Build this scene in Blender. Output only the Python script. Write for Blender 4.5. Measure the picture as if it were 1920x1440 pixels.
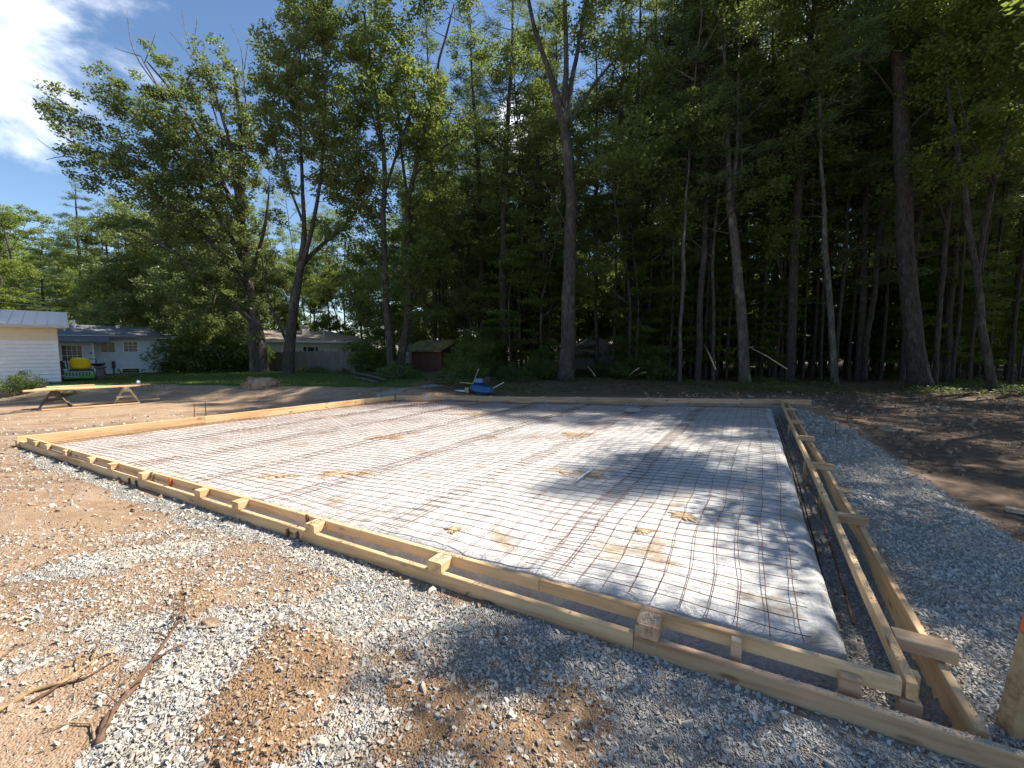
import bpy, bmesh, math, random
import numpy as np
from mathutils import Vector, Matrix
R=math.radians
random.seed(7); rng=np.random.default_rng(11)
scene=bpy.context.scene
for o in list(bpy.data.objects): bpy.data.objects.remove(o)

# ---------------------------------------------------------------- camera, sky, sun, exposure
CAMZ=1.81; F=790.0; PITCH=math.atan(65/790.)
cam_d=bpy.data.cameras.new('camera'); cam=bpy.data.objects.new('camera',cam_d)
scene.collection.objects.link(cam); cam.location=(0,0,CAMZ)
cam.rotation_euler=(R(90)-PITCH,0,0)
cam_d.sensor_width=36; cam_d.lens=36*F/1920; cam_d.clip_start=0.05; cam_d.clip_end=2000
scene.camera=cam
SUN_EL=R(50); SAZ=math.atan2(0.37,0.92)          # direction TO the sun, in the ground plane
to_sun=Vector((math.cos(SAZ)*math.cos(SUN_EL),math.sin(SAZ)*math.cos(SUN_EL),math.sin(SUN_EL)))
sd=bpy.data.lights.new('sun','SUN'); sd.energy=4.9; sd.angle=R(0.53); sd.color=(1,0.95,0.86)
so=bpy.data.objects.new('sun',sd); scene.collection.objects.link(so)
so.rotation_euler=to_sun.to_track_quat('Z','Y').to_euler()
w=bpy.data.worlds.new('World'); scene.world=w; w.use_nodes=True
nt=w.node_tree; N=nt.nodes; L=nt.links
bg=N['Background']
sky=N.new('ShaderNodeTexSky'); sky.sky_type='NISHITA'; sky.sun_disc=False
sky.sun_elevation=SUN_EL; sky.sun_rotation=math.pi/2-SAZ
sky.air_density=1.0; sky.dust_density=0.2; sky.ozone_density=2.5
tc=N.new('ShaderNodeTexCoord')
def wmath(op,a,b=None,clamp=False):
    n=N.new('ShaderNodeMath'); n.operation=op; n.use_clamp=clamp
    for i,v in enumerate((a,b)):
        if v is None: continue
        if isinstance(v,(int,float)): n.inputs[i].default_value=v
        else: L.new(v,n.inputs[i])
    return n.outputs[0]
def region(px,py,r0,r1):
    d=Vector(((px-960)/F, math.cos(PITCH)+math.sin(PITCH)*(720-py)/F, -math.sin(PITCH)+math.cos(PITCH)*(720-py)/F)).normalized()
    n=N.new('ShaderNodeVectorMath'); n.operation='DOT_PRODUCT'; L.new(tc.outputs['Generated'],n.inputs[0]); n.inputs[1].default_value=d
    m=N.new('ShaderNodeMapRange'); m.interpolation_type='SMOOTHSTEP'; L.new(n.outputs['Value'],m.inputs[0])
    m.inputs[1].default_value=math.cos(R(r1)); m.inputs[2].default_value=math.cos(R(r0)); m.inputs[3].default_value=0; m.inputs[4].default_value=1
    return m.outputs[0]
mp=N.new('ShaderNodeMapping'); mp.inputs['Rotation'].default_value=(0.3,0.5,0.2); mp.inputs['Scale'].default_value=(1.0,1.6,2.6)
L.new(tc.outputs['Generated'],mp.inputs[0])
nz=N.new('ShaderNodeTexNoise'); nz.inputs['Scale'].default_value=3.1; nz.inputs['Detail'].default_value=9; nz.inputs['Roughness'].default_value=0.58
nz.inputs['Distortion'].default_value=0.35; L.new(mp.outputs[0],nz.inputs[0])
reg=wmath('MAXIMUM',region(110,60,2,13),region(5,220,1,7))
reg=wmath('MAXIMUM',reg,wmath('MULTIPLY',region(20,140,2,10),1.0))
reg=wmath('MAXIMUM',reg,wmath('MULTIPLY',region(985,255,1,6),1.2))
reg=wmath('MAXIMUM',reg,wmath('MULTIPLY',region(60,520,1,16),0.35))
reg=wmath('MAXIMUM',reg,wmath('MULTIPLY',region(1780,60,1,25),0.9))
sm=wmath('ADD',nz.outputs[0],wmath('MULTIPLY',reg,0.36))
cm=N.new('ShaderNodeMapRange'); cm.interpolation_type='SMOOTHSTEP'; L.new(sm,cm.inputs[0])
cm.inputs[1].default_value=0.70; cm.inputs[2].default_value=1.0
cl=N.new('ShaderNodeMix'); cl.data_type='RGBA'; L.new(cm.outputs[0],cl.inputs[0])
hs=N.new('ShaderNodeHueSaturation'); hs.inputs['Saturation'].default_value=1.06; hs.inputs['Value'].default_value=0.78
L.new(sky.outputs[0],hs.inputs['Color'])
L.new(hs.outputs[0],cl.inputs[6]); cl.inputs[7].default_value=(6.6,6.9,7.3,1)
L.new(cl.outputs[2],bg.inputs[0]); bg.inputs[1].default_value=0.11
scene.view_settings.view_transform='Standard'; scene.view_settings.look='None'
scene.view_settings.exposure=1.13; scene.view_settings.gamma=1
scene.render.engine='CYCLES'
try:
    scene.cycles.use_denoising=True; scene.cycles.max_bounces=6; scene.cycles.transparent_max_bounces=4
    scene.cycles.diffuse_bounces=3; scene.cycles.glossy_bounces=2; scene.cycles.transmission_bounces=3
except Exception: pass

# ---------------------------------------------------------------- measuring helpers
cp,sp_=math.cos(PITCH),math.sin(PITCH)
def ray(px,py):
    u=(720-py)/F
    return np.array([(px-960)/F, cp+sp_*u, -sp_+cp*u])
def at(px,py,z=0.0):
    r=ray(px,py); t=(z-CAMZ)/r[2]; return np.array([r[0]*t,r[1]*t,z])
def atd(px,py,d):
    r=ray(px,py); t=d/r[1]; return np.array([r[0]*t,d,CAMZ+r[2]*t])
def PXM(d): return F/d

# ---------------------------------------------------------------- mesh helpers
C=scene.collection
class MB:
    def __init__(s): s.v=[];s.q=[];s.t=[];s.n=0
    def add(s,v,q=None,t=None):
        v=np.asarray(v,float).reshape(-1,3)
        if q is not None and len(q): s.q.append(np.asarray(q,int).reshape(-1,4)+s.n)
        if t is not None and len(t): s.t.append(np.asarray(t,int).reshape(-1,3)+s.n)
        s.v.append(v); s.n+=len(v)
    def box(s,lo,hi,M=None):
        x0,y0,z0=lo;x1,y1,z1=hi
        v=np.array([(x0,y0,z0),(x1,y0,z0),(x1,y1,z0),(x0,y1,z0),(x0,y0,z1),(x1,y0,z1),(x1,y1,z1),(x0,y1,z1)],float)
        if M is not None: v=tf(v,M)
        s.add(v,[(0,3,2,1),(4,5,6,7),(0,1,5,4),(1,2,6,5),(2,3,7,6),(3,0,4,7)])
    def tube(s,P,r,n=6,cap=True):
        P=np.asarray(P,float); m=len(P); r=np.broadcast_to(np.asarray(r,float),(m,))
        T=np.gradient(P,axis=0); T/=np.linalg.norm(T,axis=1)[:,None]+1e-9
        up=np.array([0,0,1.]) if abs(T[0,2])<.9 else np.array([1.,0,0])
        A=np.cross(T,up); A/=np.linalg.norm(A,axis=1)[:,None]+1e-9; B=np.cross(T,A)
        a=np.linspace(0,2*np.pi,n,endpoint=False)
        v=P[:,None]+r[:,None,None]*(np.cos(a)[None,:,None]*A[:,None]+np.sin(a)[None,:,None]*B[:,None])
        i=np.arange(m-1)[:,None]*n; j=np.arange(n)[None]; j2=(j+1)%n
        q=np.stack([i+j,i+j2,i+n+j2,i+n+j],-1).reshape(-1,4)
        b=s.n; s.add(v.reshape(-1,3),q)
        if cap:
            s.v.append(P[[0,-1]]); c=s.n-b
            t=[(c,(k+1)%n,k) for k in range(n)]+[(c+1,(m-1)*n+k,(m-1)*n+(k+1)%n) for k in range(n)]
            s.t.append(np.array(t)+b); s.n+=2
    def mesh(s,name,mat,smooth=False):
        v=np.concatenate(s.v); me=bpy.data.meshes.new(name)
        q=np.concatenate(s.q) if s.q else np.zeros((0,4),int); t=np.concatenate(s.t) if s.t else np.zeros((0,3),int)
        me.vertices.add(len(v)); me.vertices.foreach_set('co',v.ravel())
        nl=q.size+t.size; me.loops.add(nl); me.loops.foreach_set('vertex_index',np.concatenate([q.ravel(),t.ravel()]).astype(np.int32))
        me.polygons.add(len(q)+len(t))
        st=np.concatenate([np.arange(len(q))*4,q.size+np.arange(len(t))*3]).astype(np.int32)
        me.polygons.foreach_set('loop_start',st)
        try: me.polygons.foreach_set('loop_total',np.concatenate([np.full(len(q),4),np.full(len(t),3)]).astype(np.int32))
        except Exception: pass
        me.update(calc_edges=True)
        me.polygons.foreach_set('use_smooth',np.full(len(me.polygons),bool(smooth)))
        me.materials.append(mat); return me
    def build(s,name,mat,parent=None,smooth=False):
        o=bpy.data.objects.new(name,s.mesh(name,mat,smooth)); C.objects.link(o)
        if parent is not None: o.parent=parent
        return o
def tf(v,M):
    M=np.array(M); return v@M[:3,:3].T+M[:3,3]
def tag(o,label=None,cat=None,group=None,kind=None):
    if label: o['label']=label
    if cat: o['category']=cat
    if group: o['group']=group
    if kind: o['kind']=kind
    return o
def empty(name,loc=(0,0,0),rz=0,label=None,cat=None,group=None):
    o=bpy.data.objects.new(name,None); o.empty_display_size=.2; C.objects.link(o); o.location=loc; o.rotation_euler=(0,0,rz)
    tag(o,label,cat,group); return o
def copy_tree(o,parent=None):
    c=o.copy(); C.objects.link(c)
    if parent is not None: c.parent=parent
    for ch in list(o.children): copy_tree(ch,c)
    return c

# ---------------------------------------------------------------- value noise (numpy)
def _h(ix,iy,s):
    n=(ix*374761393+iy*668265263+s*982451653)&0x7fffffff
    n=((n^(n>>13))*1274126177)&0x7fffffff
    return ((n^(n>>16))&0xffff)/65535.
def vnoise(x,y,s=0):
    x=np.asarray(x,float);y=np.asarray(y,float)
    ix=np.floor(x).astype(np.int64);iy=np.floor(y).astype(np.int64);fx=x-ix;fy=y-iy
    fx=fx*fx*(3-2*fx);fy=fy*fy*(3-2*fy)
    return (_h(ix,iy,s)*(1-fx)+_h(ix+1,iy,s)*fx)*(1-fy)+(_h(ix,iy+1,s)*(1-fx)+_h(ix+1,iy+1,s)*fx)*fy
def fbm(x,y,s=0,o=4):
    a=.5;r=0;
    for k in range(o): r=r+a*(vnoise(x,y,s+k*17)-.5); x=x*2.03+11.3;y=y*2.03+5.7;a*=.5
    return r
def ss(a,b,x):
    t=np.clip((x-a)/(b-a),0,1); return t*t*(3-2*t)

# ---------------------------------------------------------------- material helper
class Mt:
    def __init__(s,name):
        s.m=bpy.data.materials.new(name); s.m.use_nodes=True; s.N=s.m.node_tree.nodes; s.L=s.m.node_tree.links
        s.b=s.N['Principled BSDF']; s.out=s.N['Material Output']; s._tc=None
    def tc(s,k='Object'):
        if s._tc is None: s._tc=s.N.new('ShaderNodeTexCoord')
        return s._tc.outputs[k]
    def set(s,k,v):
        i=s.b.inputs[k]
        if hasattr(v,'is_linked') or hasattr(v,'node'): s.L.new(v,i)
        elif isinstance(v,(tuple,list)): i.default_value=tuple(v)+((1,) if len(v)==3 else ())
        else: i.default_value=v
    def mp(s,scale=(1,1,1),rot=(0,0,0),loc=(0,0,0),k='Object',src=None):
        n=s.N.new('ShaderNodeMapping'); n.inputs['Scale'].default_value=scale; n.inputs['Rotation'].default_value=rot; n.inputs['Location'].default_value=loc
        s.L.new(src if src is not None else s.tc(k),n.inputs[0]); return n.outputs[0]
    def noise(s,vec,scale,detail=4,rough=.55,dist=0,out=0):
        n=s.N.new('ShaderNodeTexNoise'); s.L.new(vec,n.inputs[0]); n.inputs['Scale'].default_value=scale; n.inputs['Detail'].default_value=detail
        n.inputs['Roughness'].default_value=rough; n.inputs['Distortion'].default_value=dist; return n.outputs[out]
    def vor(s,vec,scale,out='Distance',feature='F1'):
        n=s.N.new('ShaderNodeTexVoronoi'); n.feature=feature; s.L.new(vec,n.inputs[0]); n.inputs['Scale'].default_value=scale; return n.outputs[out]
    def wave(s,vec,scale,dist=2,det=2):
        n=s.N.new('ShaderNodeTexWave'); s.L.new(vec,n.inputs[0]); n.inputs['Scale'].default_value=scale; n.inputs['Distortion'].default_value=dist; n.inputs['Detail'].default_value=det; return n.outputs[1]
    def ramp(s,f,stops):
        n=s.N.new('ShaderNodeValToRGB'); s.L.new(f,n.inputs[0]); e=n.color_ramp.elements
        while len(e)<len(stops): e.new(.5)
        for a,(p,c) in zip(e,stops): a.position=p; a.color=tuple(c)+(1,) if isinstance(c,(tuple,list)) else (c,c,c,1)
        return n.outputs[0]
    def mix(s,f,a,b,mode='MIX'):
        n=s.N.new('ShaderNodeMix'); n.data_type='RGBA'; n.blend_type=mode
        for i,v in ((0,f),(6,a),(7,b)):
            if isinstance(v,(int,float)): n.inputs[i].default_value=v if i==0 else (v,v,v,1)
            elif isinstance(v,(tuple,list)): n.inputs[i].default_value=tuple(v)+((1,) if len(v)==3 else ())
            else: s.L.new(v,n.inputs[i])
        return n.outputs[2]
    def math(s,op,a,b=None,clamp=False):
        n=s.N.new('ShaderNodeMath'); n.operation=op; n.use_clamp=clamp
        for i,v in enumerate((a,b)):
            if v is None: continue
            if isinstance(v,(int,float)): n.inputs[i].default_value=v
            else: s.L.new(v,n.inputs[i])
        return n.outputs[0]
    def rng(s,f,a,b,c=0,d=1):
        n=s.N.new('ShaderNodeMapRange'); n.interpolation_type='SMOOTHSTEP'; s.L.new(f,n.inputs[0])
        for i,v in enumerate((a,b,c,d)): n.inputs[i+1].default_value=v
        return n.outputs[0]
    def attr(s,name):
        n=s.N.new('ShaderNodeAttribute'); n.attribute_name=name; return n.outputs['Fac']
    def island(s):
        return s.N.new('ShaderNodeNewGeometry').outputs['Random Per Island']
    def oinfo(s): return s.N.new('ShaderNodeObjectInfo').outputs['Random']
    def bump(s,h,strength=.5,dist=.02,prev=None):
        n=s.N.new('ShaderNodeBump'); n.inputs['Strength'].default_value=strength; n.inputs['Distance'].default_value=dist
        s.L.new(h,n.inputs['Height'])
        if prev is not None: s.L.new(prev,n.inputs['Normal'])
        return n.outputs[0]

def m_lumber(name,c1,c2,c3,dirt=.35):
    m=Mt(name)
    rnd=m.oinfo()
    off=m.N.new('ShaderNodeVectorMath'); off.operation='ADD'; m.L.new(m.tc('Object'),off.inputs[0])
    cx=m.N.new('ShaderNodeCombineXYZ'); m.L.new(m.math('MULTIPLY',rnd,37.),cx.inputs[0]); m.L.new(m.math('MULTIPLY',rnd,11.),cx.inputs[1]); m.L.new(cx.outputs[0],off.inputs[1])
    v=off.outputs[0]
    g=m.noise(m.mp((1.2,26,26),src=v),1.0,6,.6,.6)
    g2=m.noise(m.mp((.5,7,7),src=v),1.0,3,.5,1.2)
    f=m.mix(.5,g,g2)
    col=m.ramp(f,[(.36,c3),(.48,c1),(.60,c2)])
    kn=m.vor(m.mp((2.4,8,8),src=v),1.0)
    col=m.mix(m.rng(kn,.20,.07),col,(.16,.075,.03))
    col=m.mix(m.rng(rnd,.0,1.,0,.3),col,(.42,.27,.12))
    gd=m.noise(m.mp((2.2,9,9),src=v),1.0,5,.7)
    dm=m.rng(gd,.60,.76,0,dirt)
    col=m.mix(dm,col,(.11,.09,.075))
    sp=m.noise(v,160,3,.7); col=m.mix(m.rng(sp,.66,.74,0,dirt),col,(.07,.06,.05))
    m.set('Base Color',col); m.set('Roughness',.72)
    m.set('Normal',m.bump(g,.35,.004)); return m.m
M={}
M['lumber']=m_lumber('pine_lumber',(.66,.41,.20),(.75,.52,.29),(.44,.22,.09),.5)
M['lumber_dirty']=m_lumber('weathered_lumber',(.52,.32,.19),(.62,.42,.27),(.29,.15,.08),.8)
M['stakewood']=m_lumber('stake_wood',(.40,.27,.13),(.48,.34,.18),(.24,.14,.06),.6)

def m_bark(name,c1,c2,lich=.2):
    m=Mt(name); v=m.mp((1,1,.22)); n=m.noise(v,17,6,.72,.8); n2=m.noise(m.mp((1,1,.6)),2.2,3,.6)
    vo=m.vor(m.mp((1,1,.3)),14)
    col=m.ramp(n,[(.38,tuple(q*.5 for q in c1)),(.62,c2)]); col=m.mix(m.rng(n2,.52,.7,0,lich),col,(.30,.31,.27))
    col=m.mix(m.rng(vo,.10,.0,0,.6),col,(.02,.016,.012))
    m.set('Base Color',col); m.set('Roughness',.9); m.set('Normal',m.bump(m.math('ADD',n,m.math('MULTIPLY',vo,.6)),1.,.05)); return m.m
M['bark_oak']=m_bark('oak_bark',(.034,.027,.022),(.10,.082,.068),.2)
M['bark_pine']=m_bark('pine_bark',(.026,.021,.018),(.075,.060,.050),.10)
M['bark_pale']=m_bark('pale_bark',(.05,.043,.036),(.15,.13,.11),.4)
M['twig']=m_bark('dead_twig',(.12,.10,.085),(.26,.22,.19),.1)

def m_leaf(name,ca,cb,cc,trans=.35,rough=.5,spec=.5):
    m=Mt(name); r=m.island(); big=m.noise(m.tc('Object'),.35,3,.6)
    col=m.ramp(r,[(.0,ca),(.5,cb),(1.,cc)])
    col=m.mix(m.rng(big,.4,.62,0,.55),col,cb if sum(cb)>sum(ca) else cc)
    col2=m.mix(m.math('MULTIPLY',m.oinfo(),.3),col,(.075,.10,.02))
    m.set('Base Color',col2); m.set('Roughness',rough)
    m.b.inputs['Specular IOR Level'].default_value=spec
    tr=m.N.new('ShaderNodeBsdfTranslucent'); m.L.new(m.mix(.55,col2,(.34,.41,.075)),tr.inputs[0])
    mx=m.N.new('ShaderNodeMixShader'); mx.inputs[0].default_value=min(.6,trans+.12)
    m.L.new(m.b.outputs[0],mx.inputs[1]); m.L.new(tr.outputs[0],mx.inputs[2]); m.L.new(mx.outputs[0],m.out.inputs[0])
    return m.m
M['leaf_oak']=m_leaf('oak_leaves',(.078,.105,.038),(.125,.158,.060),(.20,.225,.098),.32,.4,.6)
M['leaf_maple']=m_leaf('maple_leaves',(.080,.120,.032),(.130,.172,.046),(.205,.238,.075),.45,.45)
M['leaf_bright']=m_leaf('bright_leaves',(.125,.175,.035),(.18,.23,.052),(.26,.30,.08),.48,.45)
M['needle']=m_leaf('pine_needles',(.045,.085,.036),(.075,.122,.050),(.13,.175,.068),.25,.55,.4)
M['needle_light']=m_leaf('light_pine_needles',(.05,.095,.03),(.08,.13,.04),(.12,.17,.055),.2,.55,.4)  # slightly yellower green needles for the yard pines
M['leaf_under']=m_leaf('understory_leaves',(.07,.115,.026),(.11,.16,.038),(.17,.22,.055),.48,.55)
M['leaf_litter']=m_leaf('leaf_litter',(.10,.065,.035),(.17,.12,.07),(.26,.20,.13),.1,.8,.2)
M['ivy']=m_leaf('ground_leaves',(.05,.09,.022),(.085,.13,.032),(.15,.19,.06),.35,.5)
M['grassblade']=m_leaf('grass_blades',(.06,.10,.02),(.10,.15,.03),(.16,.19,.05),.3,.6,.3)

def m_plain(name,col,rough=.6,metal=0,var=.15,scale=12,bump=0.0,spec=.5):
    m=Mt(name); n=m.noise(m.tc('Object'),scale,5,.6); d=tuple(c*(1-var*1.6) for c in col)
    m.set('Base Color',m.ramp(n,[(.3,d),(.65,col)])); m.set('Roughness',rough); m.set('Metallic',metal); m.b.inputs['Specular IOR Level'].default_value=spec
    if bump: m.set('Normal',m.bump(n,.5,bump))
    return m.m
M['rust']=m_plain('rusty_steel',(.27,.115,.065),.75,.3,.5,30)
M['rebar']=m_plain('dark_rebar',(.10,.07,.055),.6,.5,.4,40)
M['orange']=m_plain('orange_paint',(.75,.13,.03),.6,0,.2,20)
M['siding']=m_plain('white_siding',(.80,.80,.76),.5,0,.05,3)
M['siding_grey']=m_plain('pale_grey_siding',(.56,.60,.62),.5,0,.08,3)
M['trim']=m_plain('white_trim',(.82,.82,.78),.5,0,.06,5)
M['cream']=m_plain('cream_soffit',(.74,.64,.46),.6,0,.06,4)
M['glass']=m_plain('dark_glass',(.012,.016,.018),.15,0,.2,3,spec=.35)
M['shingle']=m_plain('grey_shingles',(.20,.195,.20),.9,0,.35,25,.01)
M['shingle_b']=m_plain('brown_shingles',(.36,.29,.25),.9,0,.3,18,.01)
M['metalroof']=m_plain('metal_roof',(.44,.45,.47),.4,.4,.15,6)
M['black']=m_plain('black_plastic',(.02,.02,.022),.5,0,.3,20)
M['tyre']=m_plain('dusty_tyre',(.13,.105,.09),.9,0,.4,30)
M['yellow']=m_plain('yellow_vinyl',(.80,.55,.01),.4,0,.06,8)
M['green']=m_plain('green_paint',(.06,.26,.05),.4,0,.2,12)
M['greendust']=m_plain('dusty_green',(.26,.40,.22),.6,0,.35,30)
M['blue']=m_plain('blue_paint',(.03,.12,.28),.45,0,.3,14)
M['blue2']=m_plain('faded_blue_plastic',(.10,.24,.52),.5,0,.2,14)
M['redwood']=m_plain('red_shed_boards',(.19,.09,.062),.85,0,.4,9)
M['greyshed']=m_plain('grey_shed_siding',(.38,.37,.35),.8,0,.3,9)
M['grey_metal']=m_plain('galvanised_metal',(.45,.44,.43),.5,.5,.3,20)
M['brownleg']=m_plain('brown_sawhorse',(.10,.07,.06),.6,0,.4,20)
M['white']=m_plain('white_plastic',(.8,.8,.8),.4,0,.08,10)
M['concrete']=m_plain('concrete_block',(.42,.41,.40),.9,0,.3,40,.005)
M['cut_wood']=m_plain('stripped_wood',(.62,.50,.32),.8,0,.4,20,.01)
M['root']=m_plain('dry_root',(.17,.09,.05),.9,0,.5,25,.01)
M['root_pale']=m_plain('split_root',(.42,.27,.13),.85,0,.4,20,.01)
M['chimney']=m_plain('painted_chimney',(.66,.62,.57),.8,0,.1,10)

def m_moss():
    m=Mt('mossy_roof'); n=m.noise(m.tc('Object'),1.6,5,.6); n2=m.noise(m.tc('Object'),18,4,.6)
    c=m.mix(m.rng(n,.42,.6),(.10,.085,.07),m.ramp(n2,[(.3,(.16,.13,.02)),(.7,(.34,.30,.06))]))
    m.set('Base Color',c); m.set('Roughness',.95); m.set('Normal',m.bump(n2,.8,.04)); return m.m
M['moss']=m_moss()
def m_fence():
    m=Mt('weathered_pickets'); r=m.island(); n=m.noise(m.mp((14,14,1.2)),2,5,.6)
    c=m.ramp(n,[(.3,(.10,.09,.08)),(.7,(.25,.225,.195))]); c=m.mix(m.math('MULTIPLY',r,.45),c,(.10,.085,.07)); m.set('Base Color',c); m.set('Roughness',.9); return m.m
M['fence']=m_fence()

def m_stone(name,stops,bumps=.4):
    m=Mt(name); r=m.island(); n=m.noise(m.tc('Object'),55,4,.6); c=m.ramp(r,stops)
    c=m.mix(m.rng(n,.35,.7,0,.3),c,(.24,.20,.16)); dn=m.noise(m.tc('Object'),1.7,5,.65); c=m.mix(m.rng(dn,.40,.60,0,.55),c,(.48,.385,.285)); m.set('Base Color',c); m.set('Roughness',.85); m.set('Normal',m.bump(n,bumps,.004)); return m.m
M['gravel']=m_stone('crushed_stone',[(0,(.27,.26,.235)),(.3,(.38,.365,.33)),(.62,(.47,.455,.415)),(.88,(.57,.55,.50)),(1,(.46,.36,.26))])
M['clod']=m_stone('soil_clods',[(0,(.12,.06,.028)),(.5,(.21,.115,.055)),(1,(.31,.185,.10))],.8)
# ================================================================= layout of the slab and ground
Q=[at(24,824,0.06)[:2],at(1884,1406,.06)[:2],at(1481,751,.15)[:2],at(738,741,.15)[:2]]   # outer line of the forms: front-left, front-right, back-right, back-left
Q=np.array(Q)
def inset(x,y):                                    # distance inside each of the four edges (front,right,back,left)
    out=[]
    for i in range(4):
        a=Q[i];b=Q[(i+1)%4];d=(b-a)/np.linalg.norm(b-a)
        out.append(-(d[1]*(x-a[0])-d[0]*(y-a[1])))
    return out
def poly_sd(x,y,P):                                # signed distance, positive inside
    P=np.asarray(P,float); inside=np.zeros(x.shape,bool); dm=np.full(x.shape,1e9)
    for i in range(len(P)):
        a=P[i];b=P[(i+1)%len(P)]
        c=((a[1]>y)!=(b[1]>y)); dy=(b[1]-a[1]) or 1e-9
        inside^=c&(x<(b[0]-a[0])*(y-a[1])/dy+a[0])
        ab=b-a; t=np.clip(((x-a[0])*ab[0]+(y-a[1])*ab[1])/(ab@ab+1e-12),0,1)
        dm=np.minimum(dm,np.hypot(x-a[0]-t*ab[0],y-a[1]-t*ab[1]))
    return np.where(inside,dm,-dm)
def pxpoly(pts,z=0): return [at(a,b,z)[:2] for a,b in pts]
GP_near=pxpoly([(20,832),(120,858),(260,905),(560,1000),(860,1100),(1200,1210),(1500,1300),(1990,1470),(1990,1700),(900,1700),(120,1560),(140,1440),(200,1330),(330,1225),(420,1150),(560,1130),(620,1080),(500,1010),(330,965),(180,905),(60,860)])
GP_mid=pxpoly([(0,1085),(140,1040),(330,960),(520,1010),(640,1060),(600,1120),(480,1180),(330,1250),(230,1330),(120,1330),(150,1210),(60,1200),(-60,1190),(-60,1120)])
GP_brown=pxpoly([(520,1185),(585,1150),(650,1175),(668,1240),(640,1340),(560,1460),(400,1500),(370,1400),(440,1300)])
GP_brown2=pxpoly([(690,1100),(800,1140),(960,1220),(1180,1330),(1150,1500),(760,1560),(560,1560),(660,1300)])
GP_right=pxpoly([(1478,762),(1510,768),(1560,790),(1640,832),(1690,868),(1745,905),(1830,965),(1905,1005),(2100,1100),(2300,1500),(1960,1480),(1890,1400),(1740,1180),(1600,960)],.0)
GP_tan=pxpoly([(330,1115),(400,1085),(420,1130),(360,1175),(320,1170)])
def fields(x,y):
    wx=x+.35*fbm(x*1.3,y*1.3,3)+.12*fbm(x*5,y*5,5); wy=y+.35*fbm(x*1.3+9,y*1.3,4)+.12*fbm(x*5,y*5+7,6)
    ins=inset(x,y); sd=np.minimum(np.minimum(ins[0],ins[1]),np.minimum(ins[2],ins[3]))
    g=ss(-.12,.16,poly_sd(wx,wy,GP_near))*.97
    g=np.maximum(g,ss(-.25,.25,poly_sd(wx,wy,GP_mid))*(.30+.50*ss(-.06,.16,fbm(x*.9+y*.7,y*2.4-x*.7,21))))
    g=np.maximum(g,ss(-.08,.10,poly_sd(wx,wy,GP_right)))
    br=ss(-.16,.20,poly_sd(wx,wy,GP_brown)+.25*fbm(x*4,y*4,45,4)); br2=ss(-.2,.3,poly_sd(wx,wy,GP_brown2))*(.55+.45*ss(-.10,.08,fbm(x*2.2,y*2.2,33)))
    tn=ss(-.05,.08,poly_sd(wx,wy,GP_tan))
    g=g*(1-.93*br)*(1-.88*br2)*(1-.85*tn)
    # sparse stones over the graded dirt, in streaks left by the machine
    stre=ss(.02,.22,fbm((x+y*.6)*.6,(y-x*.55)*2.6,41))
    g=np.maximum(g,(.16+.34*stre)*ss(14,8,y)*ss(3.5,0,x-0.2*y)*ss(-.02,-.1,sd))
    farband=ss(-1.2,-.1,np.minimum(ins[3],0)+.0*x)*ss(.02,-.05,ins[3])*ss(12.5,15,y)*.75
    g=np.maximum(g,farband)
    g=np.where(sd>0.0,.72,g)
    bank=ss(14.7,16.6,y+.10*x+.8)*ss(-.5,-4.0,x)
    lawn=ss(16.3,17.0,y+.10*x+.8+.5*fbm(x*.6,y*.6,8))*ss(-3.0,-5.0,x+.12*(y-17)+1.2*fbm(x*.5,y*.5,9))
    lawn=np.maximum(lawn,ss(1.6,.6,np.hypot((x-at(975,690,.1)[0])/3.2,(y-at(975,700,.1)[1]-3)/3.0)))
    edge=16.9-.02*x+.9*fbm(x*.4,y*.4,10)-1.6*ss(14,24,x)
    litter=ss(-.3,.7,y-edge)*ss(-4.5,-2.5,x)
    dark=np.maximum(ss(.2,1.2,-ins[1]-.2)*ss(2.5,5,x)*ss(1.5,3.5,y),ss(15.2,16.4,y+.8*fbm(x*.5,y*.5,12))*ss(-6,-2.5,x+fbm(x,y,13)))*(1-ss(-.3,.1,poly_sd(x,y,GP_right)))  # darker soil right of and behind the slab, tree shade put into its colour
    return dict(dark=dark,g=g,sd=sd,ins=ins,bank=bank,lawn=lawn,litter=litter,br=np.maximum(br,tn),br2=br2)
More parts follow.
